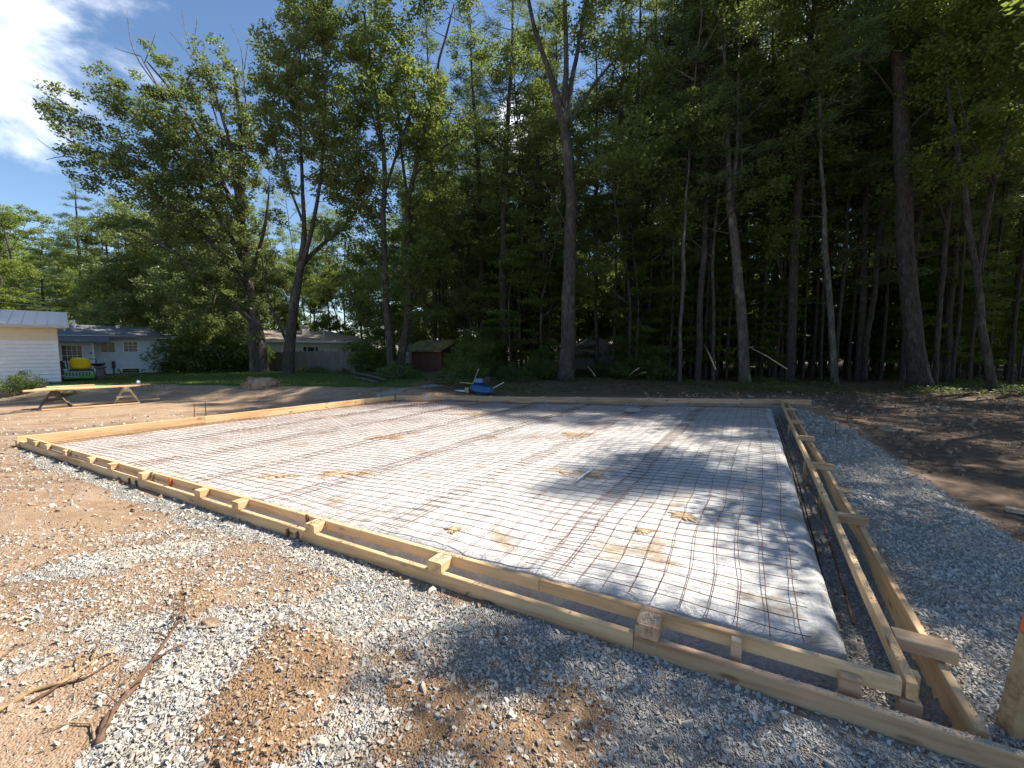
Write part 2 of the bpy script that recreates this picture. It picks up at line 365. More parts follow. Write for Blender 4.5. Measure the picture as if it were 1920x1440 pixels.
def G(x,y,f=None):
    x=np.asarray(x,float);y=np.asarray(y,float)
    f=f or fields(x,y); sd=f['sd']; ins=f['ins']
    z=.10*fbm(x*.28,y*.28,50)+.05*fbm(x*1.1,y*1.1,51,3)
    near=ss(14,6,y)
    z=z+near*(.035*fbm(x*3.2,y*3.2,52,3)+.014*fbm(x*11,y*11,53,3))
    z=z+ss(10,7,y)*ss(.02,.5,-sd)*.055*fbm((x+.6*y)*.7,(y-.55*x)*3.6,58,3)
    z=z+.05*f['br']+.02*f['br2']
    z=z*ss(.0,1.2,np.maximum(-sd,0)+.25)
    left=ss(-4,-9,x)*ss(6,10,y); z=z-.07*left*(1-f['bank'])
    z=z+f['bank']*(.33)+f['bank']*(1-f['lawn'])*.12*fbm(x*1.4,y*2.2,54)
    z=z+f['litter']*(.10+.10*fbm(x*.5,y*.5,55))
    # gravel shoulder on the right falls away to the dirt
    rs=ss(.15,1.3,-ins[1]); z=z-.07*rs*ss(.3,-.2,poly_sd(x,y,GP_right))*ss(1,4,x)
    lip=np.exp(-((poly_sd(x,y,GP_right)+.15)/.12)**2)*ss(8,5,y-0.0*x)*0; z=z+lip
    lp=at(1638,812,0); z=z+.17*np.exp(-((x-lp[0])/.55)**2-((y-lp[1])/.30)**2)
    lp=at(1590,795,0); z=z+.07*np.exp(-((x-lp[0])/.7)**2-((y-lp[1])/.3)**2)
    # gravel heaped against the front form
    z=z-.052*ss(-.16,-.07,-ins[0])*ss(1.3,.25,-ins[0])*ss(9,6,y)
    tr=-.30+.05*fbm(x*2.6,y*2.6,56)+.02*fbm(x*9,y*9,57)
    return z*(1-ss(.045,.10,sd))+tr*ss(.045,.10,sd)

def axis(lo,hi,fine,flo,fhi,grow):
    a=list(np.arange(flo,fhi,fine)); s=fine; v=a[-1]
    while v<hi: s*=grow; v+=s; a.append(v)
    s=fine; v=a[0]; b=[]
    while v>lo: s*=grow; v-=s; b.append(v)
    return np.array(b[::-1]+a)
gx=axis(-700,700,.045,-5.2,5.2,1.022); gy=axis(-30,900,.045,1.0,6.5,1.018)
X,Y=np.meshgrid(gx,gy); fl=fields(X.ravel(),Y.ravel()); Z=G(X.ravel(),Y.ravel(),fl)
nx,ny=len(gx),len(gy); i=(np.arange(ny-1)[:,None]*nx+np.arange(nx-1)[None]).ravel()
b=MB(); b.add(np.stack([X.ravel(),Y.ravel(),Z],1),np.stack([i,i+1,i+nx+1,i+nx],1))

def ground_mat():
    m=Mt('graded_soil'); P=m.tc('Object')
    g=m.attr('gravel');lw=m.attr('lawn');lt=m.attr('litter');br=m.attr('brown')
    n1=m.noise(P,.9,5,.6); n2=m.noise(P,7,6,.68); n3=m.noise(P,42,4,.7)
    st=m.noise(m.mp((.55,3.2,1),(0,0,R(-24)),src=P),1.6,5,.62)
    soil=m.ramp(m.mix(.45,n1,n2),[(.30,(.165,.10,.057)),(.48,(.28,.18,.108)),(.68,(.37,.265,.18))])
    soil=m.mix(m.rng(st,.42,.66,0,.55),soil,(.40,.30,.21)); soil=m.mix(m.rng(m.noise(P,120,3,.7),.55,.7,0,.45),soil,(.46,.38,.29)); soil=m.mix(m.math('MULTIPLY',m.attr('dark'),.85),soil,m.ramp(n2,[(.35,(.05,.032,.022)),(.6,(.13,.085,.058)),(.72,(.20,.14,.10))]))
    soil=m.mix(m.rng(n3,.58,.75,0,.5),soil,(.13,.07,.035))
    soil=m.mix(m.math('MULTIPLY',br,.85),soil,m.ramp(n3,[(.3,(.15,.08,.036)),(.7,(.34,.205,.10))]))
    v=m.vor(P,85,'Color'); vd=m.vor(P,85,'Distance'); v2=m.vor(P,95,'Color')
    sep=m.N.new('ShaderNodeSeparateColor'); m.L.new(v,sep.inputs[0])
    gr=m.ramp(sep.outputs[0],[(0,(.24,.235,.22)),(.5,(.40,.39,.37)),(1,(.56,.55,.51))])
    gr=m.mix(m.rng(n2,.38,.62,0,.7),gr,(.38,.30,.22))
    gr=m.mix(m.rng(vd,.012,.019,0,.0),gr,(.05,.05,.05))
    pat=m.noise(P,3.0,5,.7); f=m.math('ADD',g,m.math('MULTIPLY',m.math('SUBTRACT',m.mix(.5,pat,n3),.5),1.5))
    col=m.mix(m.rng(f,.38,.62),soil,gr)
    gn=m.noise(P,3.5,5,.7); grass=m.ramp(m.mix(.5,gn,n1),[(.3,(.045,.07,.02)),(.55,(.09,.13,.035)),(.75,(.17,.17,.065))])
    col=m.mix(m.rng(m.math('ADD',lw,m.math('MULTIPLY',m.math('SUBTRACT',gn,.5),.9)),.4,.6),col,grass)
    li=m.ramp(m.noise(P,2.6,6,.75),[(.32,(.055,.035,.02)),(.5,(.13,.085,.05)),(.66,(.24,.17,.10))])
    li=m.mix(m.rng(m.noise(P,1.1,4,.6),.52,.62,0,.7),li,(.05,.08,.02))
    col=m.mix(m.rng(m.math('ADD',lt,m.math('MULTIPLY',m.math('SUBTRACT',gn,.5),.8)),.4,.65),col,li)
    m.set('Base Color',col); m.set('Roughness',.95); m.b.inputs['Specular IOR Level'].default_value=.2
    h=m.math('ADD',m.math('MULTIPLY',n2,1.2),m.math('MULTIPLY',n3,.55))
    h=m.math('ADD',h,m.math('MULTIPLY',st,1.4))
    h=m.math('ADD',h,m.math('MULTIPLY',m.math('MULTIPLY',vd,g),-4.))
    m.set('Normal',m.bump(h,.8,.019)); return m.m
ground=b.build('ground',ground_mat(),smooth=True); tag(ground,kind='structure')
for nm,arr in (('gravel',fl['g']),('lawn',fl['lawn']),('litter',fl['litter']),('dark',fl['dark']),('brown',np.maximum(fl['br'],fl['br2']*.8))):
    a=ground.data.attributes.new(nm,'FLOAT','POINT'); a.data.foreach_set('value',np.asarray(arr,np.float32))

# ---------------------------------------------------------------- loose stones and clods lying on the ground
CUBE=np.array([(-1,-1,-1),(1,-1,-1),(1,1,-1),(-1,1,-1),(-1,-1,1),(1,-1,1),(1,1,1),(-1,1,1)],float)*.62
CQ=np.array([(0,3,2,1),(4,5,6,7),(0,1,5,4),(1,2,6,5),(2,3,7,6),(3,0,4,7)])
def rotm(n):
    q=rng.normal(size=(n,4)); q/=np.linalg.norm(q,axis=1)[:,None]; a,b_,c,d=q.T
    return np.stack([1-2*(c*c+d*d),2*(b_*c-a*d),2*(b_*d+a*c),2*(b_*c+a*d),1-2*(b_*b_+d*d),2*(c*d-a*b_),2*(b_*d-a*c),2*(c*d+a*b_),1-2*(b_*b_+c*c)],1).reshape(n,3,3)
def chips(pos,size,flat=(.45,.9)):
    n=len(pos); v=CUBE[None]+rng.uniform(-.42,.42,(n,8,3))
    sc=np.stack([rng.uniform(.8,1.5,n),rng.uniform(.55,1.0,n),rng.uniform(*flat,n)],1)*size[:,None]
    v=v*sc[:,None]; Rm=rotm(n); yaw=rng.uniform(0,6.28,n); tl=rng.normal(0,.45,(n,2))
    cz,sz=np.cos(yaw),np.sin(yaw); x=v[...,0]*cz[:,None]-v[...,1]*sz[:,None]; y=v[...,0]*sz[:,None]+v[...,1]*cz[:,None]
    z=v[...,2]+x*tl[:,:1]+y*tl[:,1:]; v=np.stack([x,y,z],-1)
    mix=(rng.random(n)<.35)[:,None,None]; v2=np.einsum('nij,nkj->nki',Rm,v); v=np.where(mix,v2,v)
    v+=pos[:,None]; q=CQ[None]+np.arange(n)[:,None,None]*8
    return v.reshape(-1,3),q.reshape(-1,4)
def scatter(n,xr,yr): 
    return rng.uniform(*xr,n),rng.uniform(*yr,n)
def stones(name,label,cat,mat,zones,prob,smin,smax,flat=(.45,.9)):
    b=MB()
    for (n,xr,yr,sf) in zones:
        x,y=scatter(n,xr,yr)
        vis=(np.abs(x)<1.28*y+1.0); x,y=x[vis],y[vis]
        f=fields(x,y); p=prob(f,x,y); k=rng.random(len(x))<p; x,y=x[k],y[k]; f={kk:(vv[k] if not isinstance(vv,list) else [u[k] for u in vv]) for kk,vv in f.items()}
        s=smin*np.power(smax/smin,rng.random(len(x))**2.1)*sf
        z=G(x,y,f)+s*rng.uniform(-.05,.30,len(x))
        b.add(*chips(np.stack([x,y,z],1),s,flat))
    o=b.build(name,mat); tag(o,label,cat,kind='stuff'); return o
def pg(f,x,y): 
    s=f['sd']; e=(s<-.0)|(s>.09)
    return np.clip(f['g'],0,1)**1.1*(.45+.55*ss(-.10,.10,fbm(x*1.6,y*1.6,44,4)))*np.where(e,1,0)*np.where(s>.1,np.where((f['ins'][0]<.55)|(f['ins'][1]<1.5),.75,0),1)
stones('gravel','loose angular grey crushed stone spread around the forms','gravel',M['gravel'],
  [(300000,(-5,6.5),(1.1,4.2),.54),(130000,(-9,10),(4.2,8.5),.78),(60000,(-14,13),(8.5,15.5),1.2)],pg,.0085,.034)
stones('large_gravel','scattered bigger pale rocks in the gravel','gravel',M['gravel'],
  [(420,(-5,6.5),(1.1,5.5),.72)],lambda f,x,y:np.clip(f['g'],0,1)*(f['sd']<-.02)*.8,.026,.046,(.45,.8))
def pc(f,x,y): return np.clip((1-f['g'])*.35+f['br']*.9+f['br2']*.3,0,1)*(f['sd']<-.02)
stones('soil_clods','crumbs and clods of orange brown soil','soil',M['clod'],
  [(90000,(-5,6.5),(1.1,4.5),.62),(14000,(-10,4),(4.5,9),1.5),(9000,(5,22),(6,17),2.6)],pc,.006,.028,(.6,1.))

# ================================================================= plastic sheet over the pad
PF=np.array([at(88,833,-.02)[:2],at(1552,1190,-.02)[:2],at(1440,764,-.02)[:2],Q[3]+(Q[1]-Q[3])/np.linalg.norm(Q[1]-Q[3])*.10])
PF[0]=PF[0]
def bil(s,t): 
    s=np.asarray(s)[...,None];t=np.asarray(t)[...,None]
    return (PF[0]*(1-s)+PF[1]*s)*(1-t)+(PF[3]*(1-s)+PF[2]*s)*t
def padz(x,y):
    return -.03+.075*fbm(x*.55,y*.55,60,3)+.02*fbm(x*2.2,y*2.2,61,3)-.02*ss(6,14,y)
def padpos(s,t):
    sc,tc_=np.clip(s,0,1),np.clip(t,0,1); p=bil(sc,tc_)
    lenA=13.;lenB=15.
    o1=np.maximum(-t,0)*lenB; o2=np.maximum(s-1,0)*lenA            # metres beyond the front / right shoulder
    jit=.05*fbm(p[...,0]*1.7,p[...,1]*1.7,62)
    dA=(PF[1]-PF[0])/np.linalg.norm(PF[1]-PF[0]); nA=np.array([dA[1],-dA[0]])
    dB=(PF[2]-PF[1])/np.linalg.norm(PF[2]-PF[1]); nB=np.array([dB[1],-dB[0]])
    def roll(o): 
        hor=np.where(o<.10,o*.9,.09+np.where(o<.36,(o-.10)*.12,.031+(o-.36)*.9)); ver=np.where(o<.10,o*o*4.,np.where(o<.36,.04+(o-.10)*.9,.274))
        return hor,ver
    h1,v1=roll(o1+np.where(o1>0,jit,0)*0); h2,v2=roll(o2)
    p=p+nA*(h1)[...,None]+nB*(h2)[...,None]
    z=padz(p[...,0],p[...,1])-np.maximum(v1,v2)
    # folds that run down the hanging skirt
    u=(p@dA)*9; fo=.05*fbm(u,u*0+3,63,3)*ss(.02,.2,o1); p=p+nA*fo[...,None]
    u=(p@dB)*7; fo=.035*fbm(u,u*0+8,64,3)*ss(.02,.2,o2); p=p+nB*fo[...,None]
    wr=.022*fbm(p[...,0]*4,p[...,1]*2.0,65,3)+.008*fbm(p[...,0]*3+p[...,1]*6,p[...,1]*1.5,66,2)
    return np.concatenate([p,(z+wr)[...,None]],-1)
sv=np.concatenate([np.linspace(-.004,.9,230),np.linspace(.9,1.0,60)[1:],1+np.linspace(0,.50,22)[1:]/13])
tv=np.concatenate([-np.linspace(.50,0,22)[:-1]/15,np.linspace(0,.12,70),np.linspace(.12,1.003,200)[1:]])
S,T=np.meshgrid(sv,tv); Pp=padpos(S,T); nx,ny=len(sv),len(tv); i=(np.arange(ny-1)[:,None]*nx+np.arange(nx-1)[None]).ravel()
b=MB(); b.add(Pp.reshape(-1,3),np.stack([i,i+1,i+nx+1,i+nx],1))
def m_poly():
    m=Mt('vapour_barrier'); P=m.tc('Object')
    n1=m.noise(P,.55,4,.6,.4); n2=m.noise(P,3.5,6,.7,.3); n3=m.noise(P,30,4,.7); n4=m.noise(m.mp((1,1,1),loc=(5,2,0)),1.15,6,.62,.5)
    c=m.ramp(n2,[(.3,(.54,.525,.50)),(.6,(.70,.68,.645))])
    c=m.mix(m.rng(n3,.62,.78,0,.45),c,(.36,.35,.34))
    c=m.mix(m.rng(n1,.55,.70,0,.30),c,(.66,.55,.48))
    st=m.math('ADD',m.math('MULTIPLY',n4,.75),m.math('MULTIPLY',m.noise(P,9,5,.7),.25))
    c=m.mix(m.rng(st,.54,.66,0,.8),c,m.ramp(n3,[(.3,(.36,.24,.12)),(.7,(.56,.43,.27))]))
    sx=m.N.new('ShaderNodeSeparateXYZ'); m.L.new(P,sx.inputs[0])
    c=m.mix(m.math('MULTIPLY',m.rng(sx.outputs[0],1,-7,0,.22),1.),c,(.58,.40,.30))
    m.set('Base Color',c); m.set('Roughness',m.rng(n2,.3,.7,.34,.6)); m.b.inputs['Specular IOR Level'].default_value=.45
    wr=m.noise(m.mp((1.2,3.2,1),(0,0,.5)),2.6,7,.66,2.4)
    h=m.math('ADD',wr,m.math('MULTIPLY',n3,.16)); m.set('Normal',m.bump(h,.9,.07)); return m.m
sheet=b.build('plastic_sheet',m_poly(),smooth=True)
tag(sheet,'wrinkled mud-stained whitish plastic sheet covering the pad inside the wooden forms','plastic sheet')

def m_mud():
    m=Mt('dried_mud'); n=m.noise(m.tc('Object'),14,6,.7); m.set('Base Color',m.ramp(n,[(.3,(.24,.15,.07)),(.5,(.42,.30,.17)),(.7,(.58,.50,.38))])); m.set('Roughness',.85); m.set('Normal',m.bump(n,.8,.01)); return m.m
M['mud']=m_mud()
# mud trodden on to the sheet, thin smears of real soil
def mud(px,py,rx,ry,seed):
    c=at(px,py,0); b=MB(); n=64; r=np.linspace(0,1,9)
    a=np.linspace(0,2*np.pi,n,endpoint=False); rad=.30+1.9*np.abs(fbm(np.cos(a)*2.6+seed,np.sin(a)*2.6,seed,5))*1.6
    x=c[0]+rx*r[:,None]*(np.cos(a)*rad)[None]; y=c[1]+ry*r[:,None]*(np.sin(a)*rad)[None]
    z=padz(x,y)+.014*(1-r[:,None]**2)*(1+1.5*fbm(x*9,y*9,seed))+.010*fbm(x*5,y*2,65,3)+.005-.02*(r[:,None]>.99)
    i=np.arange(8)[:,None]*n; j=np.arange(n)[None]; q=np.stack([i+j,i+n+j,i+n+(j+1)%n,i+(j+1)%n],-1).reshape(-1,4)
    b.add(np.stack([x,y,z],-1).reshape(-1,3),q); return b
MUDS=[(1095,888,.42,.22,'largest ochre mud smear on the sheet under the white stick'),(850,988,.13,.14,'small forked mud smear near the front rail'),(1280,962,.25,.20,'brown mud smear in the right half of the sheet'),(1210,992,.2,.10,'thin mud streak left of the brown smear on the sheet'),
 (640,885,.55,.25,'flat brown mud patch in the left half of the sheet'),(515,888,.45,.2,'brown mud patch nearest the left form'),(722,818,.6,.3,'round mud patch far out on the left of the sheet'),(1085,812,.6,.35,'mud streaks on the shaded far part of the sheet'),(890,775,.9,.4,'mud stain close to the far form')]
for k,(px,py,rx,ry,lb) in enumerate(MUDS):
    tag(mud(px,py,rx,ry,70+k).build('mud_patch',M['mud'],smooth=True),lb,'mud')

# ================================================================= reinforcing mesh
def wirez(x,y,k): return padz(x,y)+.040+.055*fbm(x*1.1,y*1.1,80+k,2)+.005
def wire_sheet(k,s0,s1,t0,t1,rot,label,rust):
    b=MB(); LA,LB=13.,15.; sp=.205
    nB=int(round((s1-s0)*LA/sp)); nA=int(round((t1-t0)*LB/sp))
    ov=.5*sp
    def P(s,t):
        s2=s+rot*(t-.5)+(.017*fbm(t*7+k,s*9,90+k,3)+.004*fbm(t*30+k,s*40,190+k,2)); t2=t+rot*.5*(s-.5)+(.014*fbm(s*9,t*8+k,95+k,3)+.004*fbm(s*40,t*30+k,195+k,2))
        p=bil(s2,t2); return np.stack([p[...,0],p[...,1],wirez(p[...,0],p[...,1],k)],-1)
    for i in range(nB+1):
        s=s0+(s1-s0)*i/nB; t=np.linspace(t0-ov/LB*rng.uniform(.3,1.6),t1+ov/LB,90); b.tube(P(np.full_like(t,s),t),.0031,4,False)
    for j in range(nA+1):
        t=t0+(t1-t0)*j/nA; s=np.linspace(s0-ov/LA*.6,s1+ov/LA*.6,max(8,int((s1-s0)*90))); q=P(s,np.full_like(s,t)); q[:,2]+=.005; b.tube(q,.0031,4,False)
    o=b.build('wire_mesh',rust); tag(o,label,'wire mesh','rusty reinforcing mesh sheets laid over the plastic'); return o
cuts=[.012,.145,.285,.425,.565,.705,.845,.985]
WL=['rusty wire mesh strip along the left form board','rusty wire mesh strip second from the left form board','rusty wire mesh strip third from the left form board','rusty wire mesh strip across the middle of the plastic','rusty wire mesh strip just right of the middle of the plastic','rusty wire mesh strip second from the right trench','rusty wire mesh strip along the right trench']
for k in range(7): wire_sheet(k,cuts[k]-.008,cuts[k+1]+.006,-.006+.006*(k%2),.985,[.004,-.006,.005,-.004,.006,-.005,.002][k],WL[k],M['rust'])
# loose straight bars in the trench
def bar(name,pts,r,mat,label,cat,grp=None):
    b=MB(); pts=np.array(pts,float); t=np.linspace(0,len(pts)-1,40)
    P=np.stack([np.interp(t,range(len(pts)),pts[:,k]) for k in range(3)],1); P[:,2]+=.012*np.sin(t*5); b.tube(P,r,6); o=b.build(name,mat,smooth=True); return tag(o,label,cat,grp)
g_='reinforcing bars lying in the trenches'
bar('rebar',[at(1572,1228,-.16),at(1520,1010,-.16),at(1478,860,-.16),at(1447,775,-.16)],.009,M['rebar'],'dark reinforcing bar against the plastic in the right trench','rebar',g_)
bar('rebar',[at(1578,1232,-.19),at(1527,1015,-.19),at(1484,860,-.19),at(1452,775,-.19)],.008,M['rebar'],'second dark bar doubling the one against the plastic','rebar',g_)
bar('rebar',[at(1600,1170,-.20),at(1560,1030,-.20),at(1510,880,-.20),at(1462,778,-.20)],.010,M['rust'],'lighter rusty bar down the middle of the right trench','rebar',g_)

# ================================================================= formwork
def board(name,p0,p1,wd,ht,mat,parent,base=(0,0,0),seg=14,ch=.004,bow=0.0,droop=0,lift=0):
    p0=np.array(p0,float);p1=np.array(p1,float); d=p1-p0; Ln=np.linalg.norm(d[:2]); L3=np.linalg.norm(d); ang=math.atan2(d[1],d[0]); pit=-math.asin(d[2]/L3)
    x=np.linspace(0,L3,seg+1); h=wd/2
    prof=np.array([(-h+ch,0),(h-ch,0),(h,-ch),(h,-ht+ch),(h-ch,-ht),(-h+ch,-ht),(-h,-ht+ch),(-h,-ch)])
    sd_=abs(hash((round(p0[0],3),round(p0[1],3))))%97
    bw=bow*np.sin(np.linspace(0,np.pi,seg+1))+.004*fbm(x*.9+sd_,x*0,sd_,2)*(1 if L3>1 else 0)
    v=np.stack([np.repeat(x,8),(prof[None,:,0]+bw[:,None]).ravel(),(prof[None,:,1]+(.003*fbm(x*1.1,x*0+5,sd_,2))[:,None]*(1 if L3>1 else 0)).ravel()],1)
    i=np.arange(seg)[:,None]*8; j=np.arange(8)[None]; j2=(j+1)%8
    q=np.stack([i+j,i+8+j,i+8+j2,i+j2],-1).reshape(-1,4)
    b=MB(); e=seg*8
    t=[(0,k,k+1) for k in range(1,7)]+[(e,e+k+1,e+k) for k in range(1,7)]
    b.add(v,q,t); o=b.build(name,mat,parent); o.location=Vector(p0-np.array(base)); o.rotation_euler=(0,pit,ang); return o
def unit(a): a=np.array(a,float); return a/np.linalg.norm(a)
def along(p,d,s): return np.array([p[0]+d[0]*s,p[1]+d[1]*s,p[2]])
def lerp(a,b,t): return np.array(a)*(1-t)+np.array(b)*t
TH=.045
def tpx(p0,p1,px,z):              # parameter on the line p0..p1 that is seen at column px
    ts=np.linspace(-.1,1.3,2801); P=p0[None]*(1-ts[:,None])+p1[None]*ts[:,None]
    r=P-np.array([0,0,CAMZ]); u=r[:,0]/(r[:,1]*cp-r[:,2]*sp_)*F+960; return ts[np.argmin(abs(u-px))]
# ---- front: low outer form, raised inner rail, spacer blocks between
o0=at(28,824.5,.06); o1=at(1990,1441,.06); dF=unit((o1-o0)[:2]); nF=np.array([-dF[1],dF[0]])        # nF points into the slab
c0=o0.copy(); c0[:2]+=nF*TH/2; c1=o1.copy(); c1[:2]+=nF*TH/2
ff=empty('front_formwork',c0,0,'long double-rail lumber form with spacer blocks nearest the camera','formwork')
js=[0]+[tpx(o0,o1,p,.06) for p in (268,566,1188)]+[1]
for k in range(4):
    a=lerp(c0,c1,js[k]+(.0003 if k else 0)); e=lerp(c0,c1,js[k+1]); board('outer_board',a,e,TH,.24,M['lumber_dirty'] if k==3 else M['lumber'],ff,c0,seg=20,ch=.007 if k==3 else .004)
r0=at(50,820.5,.15); r1=at(1692,1277,.15); dR=unit((r1-r0)[:2]); nR=np.array([-dR[1],dR[0]])
rc0=r0.copy(); rc0[:2]+=nR*TH/2; rc1=r1.copy(); rc1[:2]+=nR*TH/2
js=[0]+[tpx(r0,r1,p,.15) for p in (330,674,1010)]+[1]
for k in range(4): board('inner_rail',lerp(rc0,rc1,js[k]+(.0003 if k else 0)),lerp(rc0,rc1,js[k+1]),TH,.088,M['lumber'],ff,c0,seg=20)
for px,wd in ((66,.14),(88,.14),(122,.14),(168,.14),(207,.14),(265,.14),(372,.14),(443,.14),(583,.14),(816,.145),(1212,.145)):
    t=tpx(o0,o1,px,.06); a=lerp(o0,o1,t); a[2]=.147
    rr=inter=None
    # from the outer face to the rail
    det=nF@nR; w_=(rc0[:2]-nR*TH/2-a[:2])@nR/det
    a2=a.copy(); a2[:2]-=nF*.012; e=a.copy(); e[:2]+=nF*(w_-.003)
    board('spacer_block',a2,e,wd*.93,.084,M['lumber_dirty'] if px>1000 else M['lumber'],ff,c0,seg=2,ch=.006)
def post(px,top,bot,wx,wy,mat,parent,off=0.,name='stake',line=(r0,r1,nR),z=.15,base=None):
    t=tpx(line[0],line[1],px,z); p=lerp(line[0],line[1],t); d=unit((line[1]-line[0])[:2]); p[:2]+=line[2]*off
    b=MB(); b.box((-wx/2,-wy/2,bot),(wx/2,wy/2,top)); o=b.build(name,mat,parent); 
    me=o.data; bm=bmesh.new(); bm.from_mesh(me); bmesh.ops.bevel(bm,geom=bm.edges[:],offset=.004,segments=1,affect='EDGES'); bm.to_mesh(me); bm.free()
    o.location=Vector((p[0],p[1],0))-Vector(base if base is not None else c0); o.rotation_euler=(0,0,math.atan2(d[1],d[0])); 
    o.location.z=-(base if base is not None else c0)[2]; return o
post(1382,.145,-.3,.055,.05,M['lumber_dirty'],ff,-.028,'support_post')
post(1592,.12,-.3,.09,.05,M['lumber_dirty'],ff,-.03,'support_post')
post(1712,.055,-.3,.09,.06,M['lumber_dirty'],ff,.02,'support_post')
post(577,.17,-.25,.022,.02,M['rust'],ff,-.013,'stake'); post(288,.17,-.25,.03,.02,M['stakewood'],ff,-.013,'stake'); post(133,.17,-.25,.04,.02,M['stakewood'],ff,-.013,'stake')
s_=post(322,.165,-.25,.03,.03,M['orange'],ff,-.018,'stake'); s_['label']='orange painted stake on the inner rail'
for px in (243,256,558,540): post(px,.03,-.2,.03,.02,M['rust'],ff,-.012,'stake',(o0,o1,nF),.06)
# ---- right
q0=at(1868,1394,.06); q1=at(1478,752,.06); dq=unit((q1-q0)[:2]); nq=np.array([-dq[1],dq[0]])          # nq points into the slab (left of travel)
rf=empty('right_formwork',q0,0,'double-rail lumber form running away from camera on the right','formwork')
k0=q0.copy();k0[:2]+=nq*TH/2; k1=q1.copy();k1[:2]+=nq*TH/2
js=[0.004,tpx(k0,k1,1620,.06),tpx(k0,k1,1543,.06),1]
for k in range(3): board('outer_board',lerp(k0,k1,js[k]+.0003),lerp(k0,k1,js[k+1]),TH,.26,M['lumber'],rf,q0,seg=20,bow=.012)
p0=at(1712,1283,.15); p1=at(1463.5,748,.15); dp=unit((p1-p0)[:2]); npp=np.array([-dp[1],dp[0]])
js=[0,tpx(p0,p1,1560,.15),tpx(p0,p1,1499,.15),1]
for k in range(3): board('inner_rail',lerp(p0,p1,js[k]+.0003),lerp(p0,p1,js[k+1]),TH,.088,M['lumber'],rf,q0,seg=20,bow=.006*(-1)**k)
def rblock(px,wd,ht=.084,over=.03,top=.147):
    t=tpx(k0,k1,px,.06); a=lerp(k0,k1,t); a[2]=top; det=nq@npp; w_=((p0[:2]-npp*TH/2-a[:2])@npp)/det
    a2=a.copy(); a2[:2]-=nq*(TH/2+over); e=a.copy(); e[:2]+=nq*(w_-.003); board('spacer_block',a2,e,wd,ht,M['lumber_dirty'],rf,q0,seg=2,ch=.006)
for px,wd in ((1488,.12),(1502,.12),(1521,.12),(1553,.10),(1614,.10)): rblock(px,wd)
rblock(1762,.118,.076,.035)
for px,off,tp in ((1573,-.06,.03),):
    post(px,tp,-.2,.07,.05,M['stakewood'],rf,off,'stake',(k0,k1,nq),.06,q0)
post(1535,.12,-.25,.05,.04,M['stakewood'],rf,-.03,'stake',(p0,p1,npp),.15,q0)
post(1516,.10,-.3,.05,.04,M['stakewood'],rf,.04,'support_post',(p0,p1,npp),.15,q0); post(1484,.10,-.3,.05,.04,M['stakewood'],rf,.04,'support_post',(p0,p1,npp),.15,q0)
post(1690,.10,-.3,.05,.05,M['lumber'],rf,-.05,'support_post',(p0,p1,npp),.15,q0)
# grit kicked on to the tops of the timbers
def grit():
    b=MB()
    def strip(a,c,n,w,z,cl):
        t=rng.random(n); k=fbm(t*cl,t*0+3,7,3)>0.03; t=t[k]; p=a[None]*(1-t[:,None])+c[None]*t[:,None]; d=unit((c-a)[:2]); o=rng.uniform(-w,w,len(t)); p[:,0]-=d[1]*o; p[:,1]+=d[0]*o; p[:,2]=z+.002; b.add(*chips(p,rng.uniform(.0015,.0045,len(t)),(.5,.9)))
    strip(lerp(c0,c1,.45),c1,2600,.019,.06,40); strip(lerp(rc0,rc1,.5),rc1,1400,.019,.15,30); strip(q0,lerp(q0,q1,.4),1500,.018,.06,30); strip(p0,lerp(p0,p1,.3),700,.019,.15,20)
    for px in (583,816,1212):
        t=tpx(o0,o1,px,.06); a=lerp(o0,o1,t); n=150; u=rng.uniform(0,.17,n); v=rng.normal(0,.028,n); v=np.clip(v,-.06,.06); p=np.stack([a[0]+nF[0]*u+dF[0]*v,a[1]+nF[1]*u+dF[1]*v,np.full(n,.149)],1); b.add(*chips(p,rng.uniform(.0015,.006,n),(.4,.8)))
    tag(b.build('grit',M['gravel']),'crumbs of stone and soil lying on top of the form timbers','grit',kind='stuff')
grit()
# ---- left and far single boards
l0=at(31,819,.15); l1=at(739,741.5,.15); lf=empty('left_formwork',l0,0,'bright yellow single-board form along the left edge of the slab','formwork')
tm=tpx(l0,l1,383,.15)
board('form_board',l0,lerp(l0,l1,tm),TH,.235,M['lumber'],lf,l0,seg=20,bow=.01); board('form_board',lerp(l0,l1,tm+.0004),l1,TH,.235,M['lumber'],lf,l0,seg=20,bow=-.01)
for tt in (.12,.3,.5,.7,.88):
    p=lerp(l0,l1,tt); dl=unit((l1-l0)[:2]); nl=np.array([-dl[1],dl[0]]); b=MB(); b.box((-.02,-.02,-.3),(.02,.02,-.03)); o=b.build('stake',M['stakewood'],lf); o.location=(p[0]-l0[0]+nl[0]*.045,p[1]-l0[1]+nl[1]*.045,0)
f0=at(742,741.5,.15); f1=at(1521,749.5,.15); fb=empty('far_formwork',f0,0,'single-board form along the far edge of the slab in tree shade','formwork')
js=[0,tpx(f0,f1,998,.15),tpx(f0,f1,1228,.15),1]
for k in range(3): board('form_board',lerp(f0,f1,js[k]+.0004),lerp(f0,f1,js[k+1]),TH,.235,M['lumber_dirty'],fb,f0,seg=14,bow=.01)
for px in (875,920,953,1018,1083,1217,1325,1440):
    t=tpx(f0,f1,px,.15); p=lerp(f0,f1,t); b=MB(); b.box((-.06,-.02,-.3),(.06,.02,.0)); o=b.build('stake',M['lumber_dirty'],fb); o.location=(p[0]-f0[0],p[1]-f0[1]+.045,.015)
